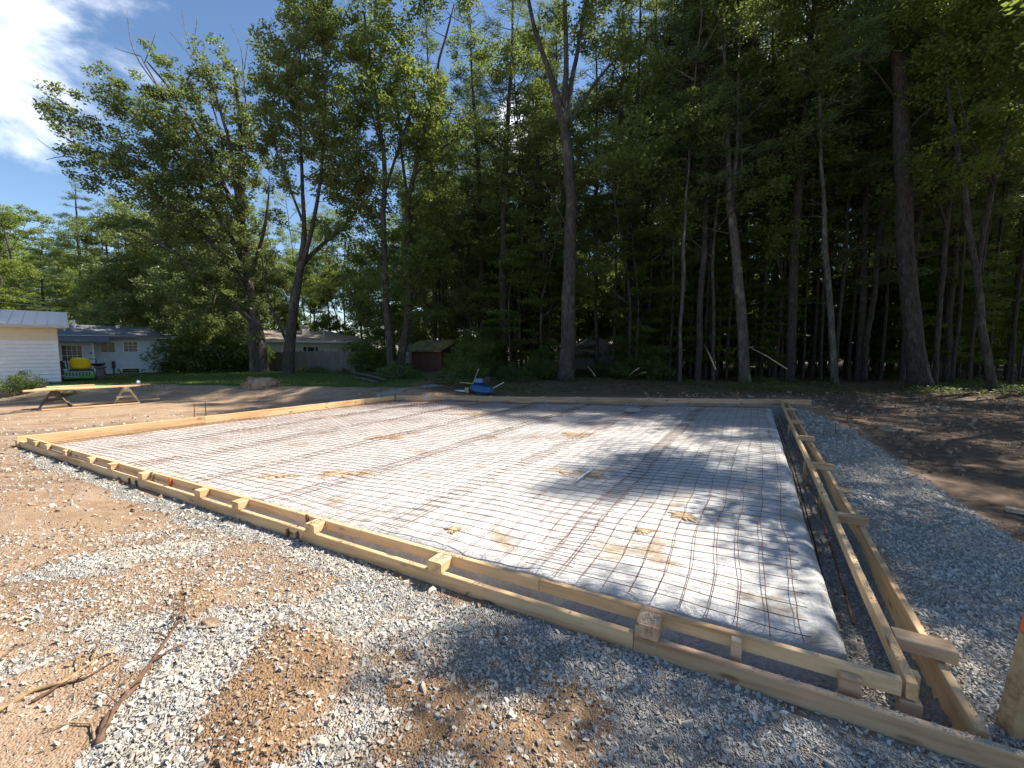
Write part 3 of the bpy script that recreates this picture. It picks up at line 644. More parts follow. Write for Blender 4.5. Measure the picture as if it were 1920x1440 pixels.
p=lerp(f0,f1,tpx(f0,f1,800,.15)); b=MB(); b.box((-.10,-.004,-.10),(.10,.0,.012)); b.box((-.10,-.004,.008),(.10,.05,.012)); b.box((-.03,-.008,-.09),(-.01,-.003,.0)); b.box((.03,-.008,-.09),(.05,-.003,.0)); o=b.build('metal_bracket',M['grey_metal'],fb); o.location=(p[0]-f0[0],p[1]-f0[1]-.026,0)
# ================================================================= buildings and yard things
def frame(p,q):                                   # local frame: X along p->q, Y away from the camera side, Z up
    d=unit((np.array(q)-np.array(p))[:2]); M4=np.eye(4); M4[:3,0]=(d[0],d[1],0); M4[:3,1]=(-d[1],d[0],0); M4[:3,3]=p; return M4
def local(root,M4): root.matrix_world=Matrix(M4.tolist())
def siding(L,h,course=.15,th=.03,y=0.):
    b=MB(); n=int(round(h/course)); z=[];yy=[]
    for k in range(n):
        z+= [k*h/n,(k+1)*h/n]; yy+=[y-th,y-.002]
    z=np.array(z);yy=np.array(yy); v=np.concatenate([np.stack([np.zeros_like(z),yy,z],1),np.stack([np.full_like(z,L),yy,z],1)])
    m=len(z); i=np.arange(m-1); b.add(v,np.stack([i,i+m,i+m+1,i+1],1))
    b.box((0,y,0),(L,y+.12,h)); return b
def window(parent,x,z,wd,ht,cols=2,rows=2,y=-.02,fr='trim',name='window'):
    b=MB(); f=.035
    b.box((x-f,y-.03,z-f),(x,y+.02,z+ht+f)); b.box((x+wd,y-.03,z-f),(x+wd+f,y+.02,z+ht+f)); b.box((x,y-.03,z-f),(x+wd,y+.02,z)); b.box((x,y-.03,z+ht),(x+wd,y+.02,z+ht+f))
    for c in range(1,cols): b.box((x+wd*c/cols-.007,y-.022,z),(x+wd*c/cols+.007,y-.004,z+ht))
    for r in range(1,rows): b.box((x,y-.024,z+ht*r/rows-.007),(x+wd,y-.003,z+ht*r/rows+.007))
    o=b.build(name,M[fr],parent); g=MB(); g.box((x,y-.008,z),(x+wd,y+.002,z+ht)); g.build('pane',M['glass'],o); return o
def slab_roof(b,pts,th=.08):                       # pts: quad (4x3) top surface
    p=np.array(pts,float); q=p.copy(); q[:,2]-=th; b.add(np.concatenate([p,q]),[(0,1,2,3),(7,6,5,4),(0,4,5,1),(1,5,6,2),(2,6,7,3),(3,7,4,0)])

# garage ------------------------------------------------------------
gz=.22
ga=at(115,719,gz); ga=np.array([ga[0],19.0,gz]); ga[0]=(114-960)/F*(19.0*cp-(gz-CAMZ)*sp_)
gd=unit([1,1.06]); gl=ga.copy(); gl[:2]-=gd*7
t=empty('garage',gl,0,'white lap-sided garage with a grey metal roof cut by the left edge of the picture','building'); local(t,frame(gl,ga))
siding(7,1.98,.16,.055).build('wall',M['siding'],t)
b=MB(); b.box((6.86,-.035,0),(7.03,.0,1.98)); b.box((7.0,-.02,0),(7.03,4,1.98)); b.build('corner_trim',M['trim'],t)
b=MB(); b.box((-.2,-.02,1.98),(7.03,.12,2.52)); b.box((-.2,-.45,2.52),(7.35,.1,2.56)); b.build('soffit',M['cream'],t)
b=MB(); slab_roof(b,[(-.2,-.5,2.66),(7.4,-.5,2.66),(7.4,4,3.5),(-.2,4,3.5)],.1)
for k in range(20): b.box((-.1+k*.38,-.5,0),(-.07+k*.38,-.46,.02),np.array([[1,0,0,0],[0,1,0,0],[0,0,1,2.66],[0,0,0,1]]))
for k in range(20):
    x=-.1+k*.38; v=[(x,-.5,2.662),(x+.03,-.5,2.662),(x+.03,4,3.502),(x,4,3.502)]; slab_roof(b,np.array(v)+[0,0,.02],.018)
b.build('roof',M['metalroof'],t); b=MB(); b.box((7.0,.1,0),(7.02,4,2.55)); b.build('side_wall',M['siding'],t)

# house on the left ---------------------------------------------------
hz=.15
def gp(px,d,z): 
    x=(px-960)/F*(d*cp-(z-CAMZ)*sp_); return np.array([x,d,z])
hb=gp(321,27.2,hz); ha=hb.copy(); ha[:2]-=np.array([.707,.707])*5.15; HL=np.linalg.norm((hb-ha)[:2]); h=HL
t=empty('house',ha,0,'low pale grey house with a dark hipped roof behind the yellow mower','building'); Mh=frame(ha,hb); local(t,Mh)
w_=siding(HL+4,2.42,.12).build('wall',M['siding_grey'],t); w_.location=(-4,0,0)
b=MB(); slab_roof(b,[(-1,-.75,2.36),(HL+.35,-.55,2.50),(HL-1.0,3.6,3.20),(-1,3.6,3.20)],.12)
slab_roof(b,[(HL+.35,-.55,2.50),(HL+.35,6,2.50),(HL-1.0,3.7,3.2),(HL-1.0,3.5,3.2)],.12); rf=b.build('roof',M['shingle'],t)
b=MB(); b.box((-1,-.56,2.33),(HL+.36,-.50,2.47)); b.build('gutter',M['metalroof'],t)
b=MB(); slab_roof(b,[(-.6,-1.35,2.12),(2.35,-1.35,2.12),(2.35,-.5,2.42),(-.6,-.5,2.42)],.09); b.build('porch_roof',M['shingle'],t)
pw=siding(1.65,2.2,.12,y=0); o=pw.build('porch_wall',M['siding_grey'],t); o.location=(0,-.75,0)
b=MB(); b.box((1.62,-.79,0),(1.69,0,2.2)); b.build('corner_trim',M['trim'],t)
sx=HL/221.
window(t,.42,1.02,.78,.86,4,3,y=-.77); window(t,1.98,1.48,.62,.60,2,1,y=-.02); window(t,(226-100)*sx+.05,1.52,.62,.58,3,3); window(t,(222-100)*sx,.22,.78,.27,1,1,name='basement_window')
b=MB(); b.box((HL-.1,-.03,0),(HL+.02,.05,2.4)); b.build('corner_trim',M['trim'],t)
for x,y,z,hh,r in ((.55,1.4,2.6,.85,.05),(.95,2.6,2.9,.55,.05),(2.9,2.8,3.0,.22,.10),(4.6,3.0,3.05,.2,.06),(6.2,3.2,3.1,.2,.05)):
    b=MB(); b.tube([(x,y,z-.2),(x,y,z+hh)],r,8); b.build('vent_pipe',M['trim'],t)
b=MB(); b.tube([(1.55,-.78,1.45),(1.55,-.86,1.45)],.05,8); b.build('wall_lamp',M['black'],t)
b=MB(); b.box((HL-2.75,-.18,.55),(HL-2.6,-.02,.95)); b.box((HL-2.70,-.12,0),(HL-2.64,-.04,.55)); b.build('meter_box',M['black'],t)
b=MB(); b.tube([(HL-2.5,-.2,.5),(HL-2.3,-.25,.1),(HL-1.9,-.3,.08),(HL-1.5,-.25,.1)],.035,6); o=b.build('garden_hose',M['black']); o.location=Vector(ha)+Vector((0,0,0)); o.matrix_world=Matrix(Mh.tolist()); tag(o,'dark coiled garden hose at the foot of the grey house wall','hose')
# second house --------------------------------------------------------
za=gp(497,34.2,.1); zb=gp(694,40,.1); L2=np.linalg.norm((zb-za)[:2])
t=empty('house',za,0,'white house with a tan roof and a chimney seen over the weathered fence','building'); local(t,frame(za,zb))
siding(L2,2.5,.14).build('wall',M['siding'],t)
b=MB(); slab_roof(b,[(-.3,-.8,2.42),(L2+.5,-.8,2.42),(L2-2.6,2.8,3.4),(-.3,2.8,3.4)],.12); slab_roof(b,[(L2+.5,-.8,2.42),(L2+.5,6.4,2.42),(L2-2.6,2.85,3.4),(L2-2.6,2.75,3.4)],.12); rf=b.build('roof',M['shingle_b'],t)
b=MB(); b.box((-.3,-.83,2.28),(L2+.5,-.79,2.44)); b.build('gutter',M['trim'],t)
cx=(578-497)*L2/200; b=MB(); b.box((cx-.32,1.2,2.8),(cx+.28,1.8,3.72)); b.box((cx-.38,1.14,3.72),(cx+.34,1.86,3.80)); b.build('chimney',M['chimney'],rf)
b=MB(); b.tube([((609-497)*L2/200,.8,2.7),((609-497)*L2/200,.8,3.35)],.05,8); b.build('vent_pipe',M['trim'],rf)
window(t,(564-497)*L2/200,1.3,.26,.62,1,2); window(t,(572-497)*L2/200,.3,.6,1.6,1,1,name='door'); window(t,(585-497)*L2/200,1.3,.26,.62,1,2); window(t,(657-497)*L2/200,1.15,.52,.66,1,2)
b=MB(); x=(617-497)*L2/200; b.tube([(x,-.75,2.3),(x-.15,-.1,1.9),(x-.2,-.06,.2)],.05,6); b.build('downpipe',M['trim'],t)
b=MB(); b.box((-1.6,-.03,0),(0,.0,2.9)); b.build('gable_wall',M['siding_grey'],t)
# weathered fence -------------------------------------------------------
fa=gp(492,31.5,.12); fb_=gp(664,26.2,.12); LF=np.linalg.norm((fb_-fa)[:2]); t=empty('picket_fence',fa,0,'tall weathered grey plank fence standing behind the two oak trunks','fence'); local(t,frame(fa,fb_))
b=MB(); k=0; x=0
while x<LF:
    wd=.135; hh=1.55+.03*math.sin(x*2.2)+rng.uniform(-.015,.015); tl=rng.uniform(-.006,.006); b.box((x,-.012+tl,0),(x+wd,.012+tl,hh-.03)); b.add([(x,-.012+tl,hh-.03),(x+wd,-.012+tl,hh-.03),(x+wd,.012+tl,hh-.03),(x,.012+tl,hh-.03),(x+.03,0+tl,hh+.01),(x+wd-.03,0+tl,hh+.01)],[(0,1,5,4),(2,3,4,5)],[(1,2,5),(3,0,4)]); x+=wd+.008
b.build('picket_panel',M['fence'],t)
b=MB(); b.box((0,.02,.3),(LF,.06,.38)); b.box((0,.02,1.2),(LF,.06,1.28)); b.build('rail',M['fence'],t)
for x in np.arange(0,LF+.1,2.35): b=MB(); b.box((x-.05,.061,-.1),(x+.05,.16,1.6)); b.build('post',M['fence'],t)
# sheds ------------------------------------------------------------------
sa=gp(772,28.8,.1); sb=gp(826,27.6,.1); LS=np.linalg.norm((sb-sa)[:2]); t=empty('shed',sa,0,'small red wooden shed with a mossy roof between the shrubs','shed'); local(t,frame(sa,sb))
b=MB(); 
for x in np.arange(0,LS,.2): b.box((x,0,0),(x+.194,.03,1.62))
b.box((0,.03,0),(LS,2.5,1.6)); b.build('wall',M['redwood'],t)
b=MB(); b.box((LS-.02,-.02,0),(LS+.1,.1,1.62)); b.build('corner_board',M['redwood'],t)
b=MB(); slab_roof(b,[(-.35,-.45,1.62),(LS+.45,-.45,1.62),(LS+.45,1.3,2.35),(-.35,1.3,2.35)],.08); slab_roof(b,[(LS+.45,3.0,1.62),(-.35,3.0,1.62),(-.35,1.302,2.35),(LS+.45,1.302,2.35)],.08); b.build('roof',M['moss'],t)
b=MB(); b.add([(LS,.0,1.6),(LS,2.5,1.6),(LS,1.3,2.2)],None,[(0,1,2)]); b.build('gable',M['redwood'],t)
def shed2(px0,px1,d,hw,hr,mat,rmat,label,dep=3):
    a=gp(px0,d,.1); c=gp(px1,d,.1); LL=c[0]-a[0]; t=empty('shed',a,0,label,'shed'); b=MB(); b.box((0,0,0),(LL,dep,hw)); b.add([(0,-.001,hw),(LL,-.001,hw),(LL/2,-.001,hr)],None,[(0,1,2)]); b.build('wall',M[mat],t)
    b=MB(); slab_roof(b,[(LL/2,-.25,hr+.08),(LL/2,dep,hr+.08),(-.3,dep,hw-.1),(-.3,-.25,hw-.1)],.08); slab_roof(b,[(LL/2+.001,dep,hr+.08),(LL/2+.001,-.25,hr+.08),(LL+.3,-.25,hw-.1),(LL+.3,dep,hw-.1)],.08); b.build('roof',M[rmat],t)
    b=MB()
    for s in (0,1):
        x0=-.3 if s==0 else LL+.3; b.add([(x0,-.27,hw-.22),(LL/2,-.27,hr-.04),(LL/2,-.27,hr+.09),(x0,-.27,hw-.09)],[(0,1,2,3)])
    b.build('gable_trim',M['trim' if rmat=='shingle_b' else 'greyshed'],t)
    b=MB(); b.box((LL*.35,-.04,0),(LL*.62,-.002,1.75)); d_=b.build('door',M['greyshed'],t); b=MB(); b.box((LL*.58,-.06,.9),(LL*.60,-.04,1.0)); b.build('handle',M['black'],d_)
shed2(748,802,44,2.3,3.0,'siding_grey','shingle_b','white-trimmed gable outbuilding glimpsed behind the red shed')
shed2(1078,1150,33,1.85,2.75,'greyshed','shingle','grey gabled shed standing in the dark woods right of the thick trunk')
# white cars / light things far off behind the woods are gaps of sunlit clearing: a pale roofed block is added to stand in for them
a=gp(1520,75,.1); t=empty('clearing_block',a,0,'pale long block added for the sunlit clearing far off through the tree trunks','building'); b=MB(); b.box((0,0,0),(16,6,2.2)); b.build('wall',M['siding_grey'],t); b=MB(); slab_roof(b,[(-.4,-.4,2.2),(16.4,-.4,2.2),(16.4,3,3.6),(-.4,3,3.6)],.15); slab_roof(b,[(16.4,6.4,2.2),(-.4,6.4,2.2),(-.4,3.002,3.6),(16.4,3.002,3.6)],.15); b.build('roof',M['shingle'],t)

# riding mower seen from behind ------------------------------------------
def rbox(lo,hi,mat,name,parent,r=.03,seg=2):
    b=MB(); b.box(lo,hi); o=b.build(name,mat,parent,smooth=False); bm=bmesh.new(); bm.from_mesh(o.data); bmesh.ops.bevel(bm,geom=bm.edges[:],offset=r,segments=seg,affect='EDGES'); bm.to_mesh(o.data); bm.free(); return o
def wheel(c,r,wd,parent,rim='greendust'):
    prof=[(r*.55,-wd/2),(r*.86,-wd/2),(r*.98,-wd*.36),(r,-wd*.15),(r,wd*.15),(r*.98,wd*.36),(r*.86,wd/2),(r*.55,wd/2)]
    n=22; b=MB(); a=np.linspace(0,2*np.pi,n,endpoint=False); v=[]
    for k in range(n):
        rr=1+(.025 if k%2 else 0)
        for (q,x) in prof: v.append((x,math.cos(a[k])*q*(rr if q>.9*r else 1),math.sin(a[k])*q*(rr if q>.9*r else 1)))
    m=len(prof); q=[(k*m+j,k*m+(j+1)%m,((k+1)%n)*m+(j+1)%m,((k+1)%n)*m+j) for k in range(n) for j in range(m)]
    b.add(np.array(v),q); o=b.build('wheel',M['tyre'],parent); o.location=c
    b=MB(); b.tube([(-wd*.3,0,0),(wd*.3,0,0)],r*.56,14); b.tube([(-wd*.52,0,0),(wd*.52,0,0)],.05,8); b.build('rim',M[rim],o); return o
mb=gp(152,19.8,.21); t=empty('riding_mower',mb,R(40),'green riding mower with a bright yellow seat parked against the garage corner','mower')
t.scale=(1.2,1.2,1.15)
for s in (-1,1): wheel((s*.58,0,.30),.30,.26,t)
for s in (-1,1): wheel((s*.42,1.35,.14),.14,.14,t)
rbox((-.42,-.28,.30),(.42,.1,.50),M['greendust'],'engine_cover',t,.04); rbox((-.44,-.36,.22),(.44,-.28,.30),M['green'],'rear_bumper',t,.02)
for x in (-.3,-.15,0,.15,.3): pass
b=MB(); [b.box((x,-.30,.33),(x+.035,-.281,.47)) for x in np.arange(-.36,.34,.09)]; b.build('grille',M['black'],t)
rbox((-.34,.1,.46),(.34,.62,.58),M['black'],'seat_base',t,.04)
# seat: moulded shell with raised sides
b=MB(); U=np.linspace(-1,1,13); V=np.linspace(0,1,12); v=[]
for vv in V:
    for u in U:
        if vv<.42: y=.62-vv/.42*.42; z=.60+.05*abs(u)**3+.02*(1-vv)
        else: k=(vv-.42)/.58; y=.20-.10*k; z=.60+k*.42+.04*(1-abs(u)**4)*k
        wd=.29*(1-.16*max(0,vv-.8)/.2)
        y2=y+(.09*abs(u)**4 if vv>.42 else 0)
        v.append((u*wd,y2,z))
v=np.array(v); nU=len(U); q=[(r*nU+c,r*nU+c+1,(r+1)*nU+c+1,(r+1)*nU+c) for r in range(len(V)-1) for c in range(nU-1)]
b.add(v,q); o=b.build('seat',M['yellow'],t,smooth=True); md=o.modifiers.new('s','SOLIDIFY'); md.thickness=.09; md.offset=0
bv=o.modifiers.new('b','SUBSURF'); bv.levels=1; bv.render_levels=1
for s in (-1,1):
    rbox((s*.58-.17,-.16,.60),(s*.58+.17,.50,.68),M['tyre'],'fender',t,.03)
    b=MB(); b.tube([(s*.40,.66,.55),(s*.42,.7,.95),(s*.22,.72,1.0)],.018,6); b.build('steering_lever',M['black'],t)
rbox((-.60,-.1,.62),(-.42,.25,.93),M['black'],'fuel_tank',t,.05)
rbox((-.5,.7,.16),(.5,1.25,.24),M['green'],'foot_deck',t,.03); rbox((-.62,.35,.10),(.62,1.1,.24),M['green'],'mower_deck',t,.05)
b=MB(); b.tube([(-.75,-.2,.62),(-.5,-.38,.36),(.0,-.40,.26)],.02,6); b.build('guard_bar',M['grey_metal'],t)
# garden cart beside the mower
cb=gp(186,20.8,.2); t=empty('garden_stand',cb,0,'dark spindly garden stand with a bowl beside the mower','stand')
b=MB(); [b.tube([(x,y,0),(x*.5,y*.5,.8)],.015,5) for x in (-.2,.2) for y in (-.15,.15)]; b.build('leg',M['black'],t); b=MB(); b.tube([(-.0,0,.78),(0,0,.84),(0,0,.92)],[.10,.26,.30],12); b.build('bowl',M['black'],t)
# white jug on lawn
jb=gp(259,17.9,.27); t=empty('jug',jb,0,'white plastic jug standing on the lawn edge behind the planks','jug'); b=MB(); b.tube([(0,0,0),(0,0,.02),(0,0,.15),(0,0,.19),(0,0,.22)],[.055,.07,.07,.045,.025],14); b.build('body',M['white'],t,smooth=True); b=MB(); b.tube([(0,0,.221),(0,0,.245)],.028,10); b.build('cap',M['blue'],t); b=MB(); b.tube([(.03,0,.21),(.09,0,.18),(.085,0,.10),(.06,0,.09)],.012,6); b.build('handle',M['white'],t)

# sawhorses and planks -----------------------------------------------------
SH=[]
def sawhorse(pxl,pxr,pyb,d,ht,mat,label,rz):
    z=float(G(np.array([gp((pxl+pxr)/2,d,0)[0]]),np.array([d]))[0]); c=gp((pxl+pxr)/2,d,z); t=empty('sawhorse',c,rz,label,'sawhorse','sawhorses under the planks')
    wd=.36 if d<14 else .32
    b=MB(); b.box((-.055,-.34,ht-.12),(.055,.34,ht)); b.build('beam',M[mat],t)
    for y in (-.27,.27):
        for s in (-1,1): b=MB(); b.tube([(s*.04,y*.9,ht-.04),(s*wd,y*1.08,0)],.028,4); b.build('leg',M[mat],t)
        b=MB(); b.box((-.26,y-.012,ht*.36),(.26,y+.012,ht*.36+.045)); b.build('brace',M[mat],t)
        b=MB(); b.add([(-.12,y*1.12,ht-.19),(.12,y*1.12,ht-.19),(.06,y*1.12,ht-.005),(-.06,y*1.12,ht-.005)],[(0,1,2,3)]); b.add([(-.12,y*1.12+.01,ht-.19),(.12,y*1.12+.01,ht-.19),(.06,y*1.12+.01,ht-.005),(-.06,y*1.12+.01,ht-.005)],[(3,2,1,0)]); b.build('bracket',M['grey_metal' if mat!='brownleg' else 'brownleg'],t)
    return c,ht
s1=sawhorse(80,129,767,13.2,.60,'brownleg','dark brown sawhorse under the left end of the planks',R(46)); s2=sawhorse(220,257,757,14.6,.60,'cut_wood','pale sawhorse with a metal bracket under the right end of the planks',R(42))
za_=s1[0][2]+s1[1]+.001; zb_=s2[0][2]+s2[1]+.001
PL=[(42,262,-.34,.045,0,'longest yellow plank along the front of the sawhorse stack'),(45,200,-.20,.04,0,'yellow plank lying second from the front on the sawhorses'),(62,282,-.06,.045,0,'grey-brown plank whose end sticks out farthest right'),(66,178,.08,.04,0,'short yellow plank near the back of the sawhorse stack'),(80,196,.22,.045,0,'rear plank on the sawhorses nearest the lawn'),(86,176,.12,.04,1,'plank lying on top of the others on the sawhorses')]
for px0,px1,off,thk,lv,lb in PL:
    def zz(px): 
        tt=(px-104)/(238-104); return za_+(zb_-za_)*tt, 13.2+(14.6-13.2)*tt
    z0,d0=zz(px0);z1,d1=zz(px1); a=gp(px0,d0+off,z0+.042+lv*.046);c=gp(px1,d1+off,z1+.042+lv*.046)
    o=board('plank',a,c,.128,.04,M['lumber'],None,seg=8); tag(o,lb,'plank','planks stacked on the sawhorses')
# boards lying on the ground
def gpt(px,py,dz=0):
    p=at(px,py,0)
    for _ in range(6): z=float(G(np.array([p[0]]),np.array([p[1]]))[0]); p=at(px,py,z)
    p[2]+=dz; return p
for a,c,lb in (((78,771),(262,757),'narrow pale board on the dirt below the sawhorses'),((130,762),(300,749),'second pale board on the dirt behind the sawhorse feet')):
    o=board('ground_board',gpt(*a,.05),gpt(*c,.05),.09,.04,M['lumber'],None,seg=6); tag(o,lb,'plank')

# blue machine behind the far form -----------------------------------------
bb=at(905,748,.05); bb=gp(903,16.6,.06); t=empty('power_machine',bb,R(0),'blue machine with a curved shell and boxy top behind the far form','machine')
b=MB(); b.tube([(0,0,z) for z in (.17,.20,.25,.31,.37,.41,.43)],[.53,.535,.52,.46,.34,.2,.06],24,False); o=b.build('shell',M['blue'],t,smooth=True); md=o.modifiers.new('s','SOLIDIFY'); md.thickness=.018; o.rotation_euler=(R(14),R(9),0); o.scale=(.92,.65,.9)
b=MB(); b.tube([(0,-.05,-.02),(0,-.05,.24)],[.22,.26],14); b.build('drum',M['blue'],t)
rbox((-.26,-.2,.44),(.08,.2,.60),M['blue2'],'top_box',t,.03); rbox((.10,-.18,.42),(.36,.18,.68),M['black'],'engine',t,.04)
b=MB(); b.tube([(.16,-.2,.52),(.16,-.26,.52)],.09,14); b.build('air_cleaner',M['black'],t)
b=MB(); b.tube([(-.34,0,.40),(-.12,.1,.98)],.014,6); b.build('handle_rod',M['grey_metal'],t); b=MB(); b.tube([(.46,0,.22),(.88,.1,.44)],.015,6); b.build('handle_rod',M['trim'],t)
b=MB(); b.tube([(-.9,.3,.42),(-.6,.3,.40),(-.34,.1,.38)],.018,6); b.build('handle_rod',M['cut_wood'],t)
rbox((-.66,-.1,0),(-.50,.1,.24),M['cut_wood'],'wood_block',t,.01)
o=rbox((-.75,-.1,0),(-.5,.1,.1),M['stakewood'],'timber_offcut',None,.01); o.location=gp(858,17.2,.05); tag(o,'short timber offcut on the dirt left of the blue machine','timber')
for a,c,z,m_,lb in (((842,742),(873,743),.2,'trim','white board lying beyond the far form beside the blue machine'),((775,741),(838,741),.14,'cut_wood','weathered board lying beyond the far form left of the white one')):
    o=board('scrap_board',gp(a[0],16.6,z),gp(c[0],16.6,z),.14,.05,M[m_],None,seg=3); tag(o,lb,'plank')
t=empty('work_bench',gp(825,19.0,.1),0,'low dark metal bench frame in front of the red shed','bench')
b=MB(); b.box((-.62,-.2,.52),(.5,.2,.56)); b.build('top',M['black'],t)
for x in (-.6,.48):
    for y in (-.18,.18): b=MB(); b.box((x-.02,y-.02,0),(x+.02,y+.02,.52)); b.build('leg',M['black'],t)
# block and stick on the sheet
p=at(1186,771,0.0); o=rbox((-.19,-.1,0),(.19,.1,.11),M['concrete'],'concrete_block',None,.008); o.location=(p[0],p[1],-.02); o.rotation_euler=(0,0,.2); tag(o,'grey block resting on the mesh near the far form','block')
o=board('stick',at(1083,897,.06),at(1112,877,.06),.02,.02,M['white'],None,seg=3); tag(o,'thin white stick lying across the mesh by the mud smear','stick')
# pins
for k,(px,py,hh,lb) in enumerate(((1678,768,.55,'rusty pin standing in the shaded dirt farthest right'),(1588,790,.42,'rusty pin standing at the edge of the gravel shoulder'),(1566,812,.22,'short rusty pin in the gravel near the right form'),(365,786,.42,'left of two rusty pins behind the left form'),(386,784,.45,'right of two rusty pins behind the left form'))):
    p=gpt(px,py); b=MB(); b.tube([(0,0,-.1),(.01,0,hh)],.010,6); o=b.build('rebar_pin',M['rust']); o.location=p; tag(o,lb,'pin','rusty layout pins in the ground')
# big stake at the right edge
p=gp(1893,1.86,-.05); t=empty('survey_stake',p,0,'thick wooden stake with an orange painted top at the right edge','stake'); t.rotation_euler=(R(2),R(5),R(-12))
rbox((-.038,-.045,-.1),(.038,.045,.54),M['stakewood'],'post',t,.005,1); rbox((-.039,-.046,.541),(.039,.046,.95),M['orange'],'painted_top',t,.005,1)
# scrap wood at the right
o=board('scrap_log',gpt(1885,958,.05),gpt(1960,972,.06),.09,.05,M['cut_wood'],None,seg=5); tag(o,'pale split wood scrap on the dirt at the right edge','wood')
# dirt clod against the front form, earth mound by the lawn
def lump(name,px,py,rx,ry,rz,mat,label,cat,seed,loc=None):
    bm=bmesh.new(); bmesh.ops.create_icosphere(bm,subdivisions=4,radius=1)
    for v in bm.verts:
        c=v.co; n=1+.9*float(fbm(np.array(c.x*2+seed),np.array(c.y*2+c.z*3),seed,4)); v.co=Vector((c.x*rx*n,c.y*ry*n,max(c.z,-.3)*rz*n))
    me=bpy.data.meshes.new(name); bm.to_mesh(me); bm.free(); me.materials.append(mat); o=bpy.data.objects.new(name,me); C.objects.link(o); o.location=loc if loc is not None else gpt(px,py); tag(o,label,cat); return o
lump('dirt_clod',886,1112,.055,.05,.05,M['clod'],'dark lump of soil against the front form','soil',5)
lump('dirt_clod',392,1170,.07,.05,.035,M['clod'],'small crumbly brown clod on the grey gravel','soil',9)
lump('earth_mound',488,724,.62,.5,.36,M['clod'],'brown earth mound at the lawn edge in front of the oak','soil',12)
lump('earth_mound',1655,806,.42,.2,.14,M['clod'],'small dirt heap at the edge of the gravel on the right','soil',14)
# logs
for k,(a,c,r_,lb) in enumerate((((668,704),(722,717),.10,'grey log slanting off the right end of the fence'),((690,702),(735,712),.07,'thin log lying behind the slanting one'),((662,712),(708,722),.06,'short branchy log on the ground in front of the logs'))):
    p=gpt(*a,.12);q=gpt(*c,.1); b=MB(); b.tube([p,lerp(p,q,.5)+[0,0,.04],q],[r_,r_*.9,r_*.7],8); o=b.build('log',M['bark_pale'],smooth=True); tag(o,lb,'log','logs lying beside the fence')
# roots and sticks in the foreground
def root(pts,r,mat,label,hs=.012,forks=2):
    P=np.array([gpt(x,y,hs) for x,y in pts]); t=np.linspace(0,len(P)-1,30); Pt=np.stack([np.interp(t,range(len(P)),P[:,k]) for k in range(3)],1)
    Pt[:,:2]+=.02*np.stack([fbm(t*2,t*0+r*99,5),fbm(t*2,t*0+9,6)],1); b=MB(); b.tube(Pt,np.linspace(r,r*.35,30)*(1+.3*fbm(t*5,t*0,4)),7)
    for k in range(forks):
        i=int(rng.integers(6,27)); d=Pt[min(i+3,29)]-Pt[i]; a=rng.choice([-1,1])*rng.uniform(.5,1.0); dd=np.array([d[0]*math.cos(a)-d[1]*math.sin(a),d[0]*math.sin(a)+d[1]*math.cos(a),.012]); n=1.2+rng.random()*1.6
        b.tube([Pt[i],Pt[i]+dd*n*.5+[0,0,.01],Pt[i]+dd*n+[0,0,-.012]],[r*.4,r*.3,r*.12],5)
    o=b.build('root',mat,smooth=True); tag(o,label,'root','dry roots lying in the foreground'); return o
root([(-20,1345),(60,1300),(120,1282),(180,1240),(220,1215)],.013,M['root_pale'],'long split root with a pale core at the left edge')
root([(60,1320),(110,1290),(160,1275),(215,1242)],.009,M['root'],'dark root lying just below the pale split one')
root([(185,1400),(200,1350),(255,1290),(290,1235),(320,1190),(333,1165)],.017,M['root'],'thick stringy brown root running up through the gravel',.01,3)
root([(190,1390),(215,1335),(262,1275),(300,1225)],.010,M['root'],'thin root strand beside the thick stringy one',.02,2)
root([(178,1392),(172,1362),(130,1358),(80,1375)],.006,M['root_pale'],'short crooked root in the bottom left dirt',.012,2)
root([(0,1240),(20,1222),(60,1205)],.005,M['root'],'small twig near the left edge of the dirt',.01,1)
root([(30,1168),(45,1160),(62,1162)],.012,M['cut_wood'],'pale curved wood chip in the left dirt',.01,0)
# fallen branches at the forest edge
for a,c,dz,r_,lb in (((1320,645),(1342,693),(.0,.0),.045,'pale broken pole leaning in the woods left of the white-barked trunk'),((1400,648),(1476,692),(0,0),.04,'long pale branch slanting to the ground in the woods'),((1175,710),(1198,690),(0,0),.03,'short pale stick poking up at the forest edge'),((1100,686),(1116,705),(0,0),.025,'thin stick leaning by the grey shed'),((1190,706),(1212,698),(0,0),.02,'curved twig at the forest edge')):
    d=22.; b=MB(); p=atd(*a,d+1);q=atd(*c,d-.5); b.tube([p,lerp(p,q,.5)+[0,0,.06],q],[r_*.6,r_*.8,r_],6); o=b.build('fallen_branch',M['cut_wood'],smooth=True); tag(o,lb,'branch')
# utility wires
for k,(a,c,lb) in enumerate((((-60,560),(420,592),'lower overhead wire crossing in front of the left trees'),((-60,545),(420,584),'upper overhead wire crossing in front of the left trees'))):
    p=atd(*a,30.5);q=atd(*c,33+k*.3); tt=np.linspace(0,1,20)[:,None]; P=p*(1-tt)+q*tt; P[:,2]-=(.25*4*tt*(1-tt))[:,0]; b=MB(); b.tube(P,.011,4); o=b.build('overhead_wire',M['grey_metal']); tag(o,lb,'wire')
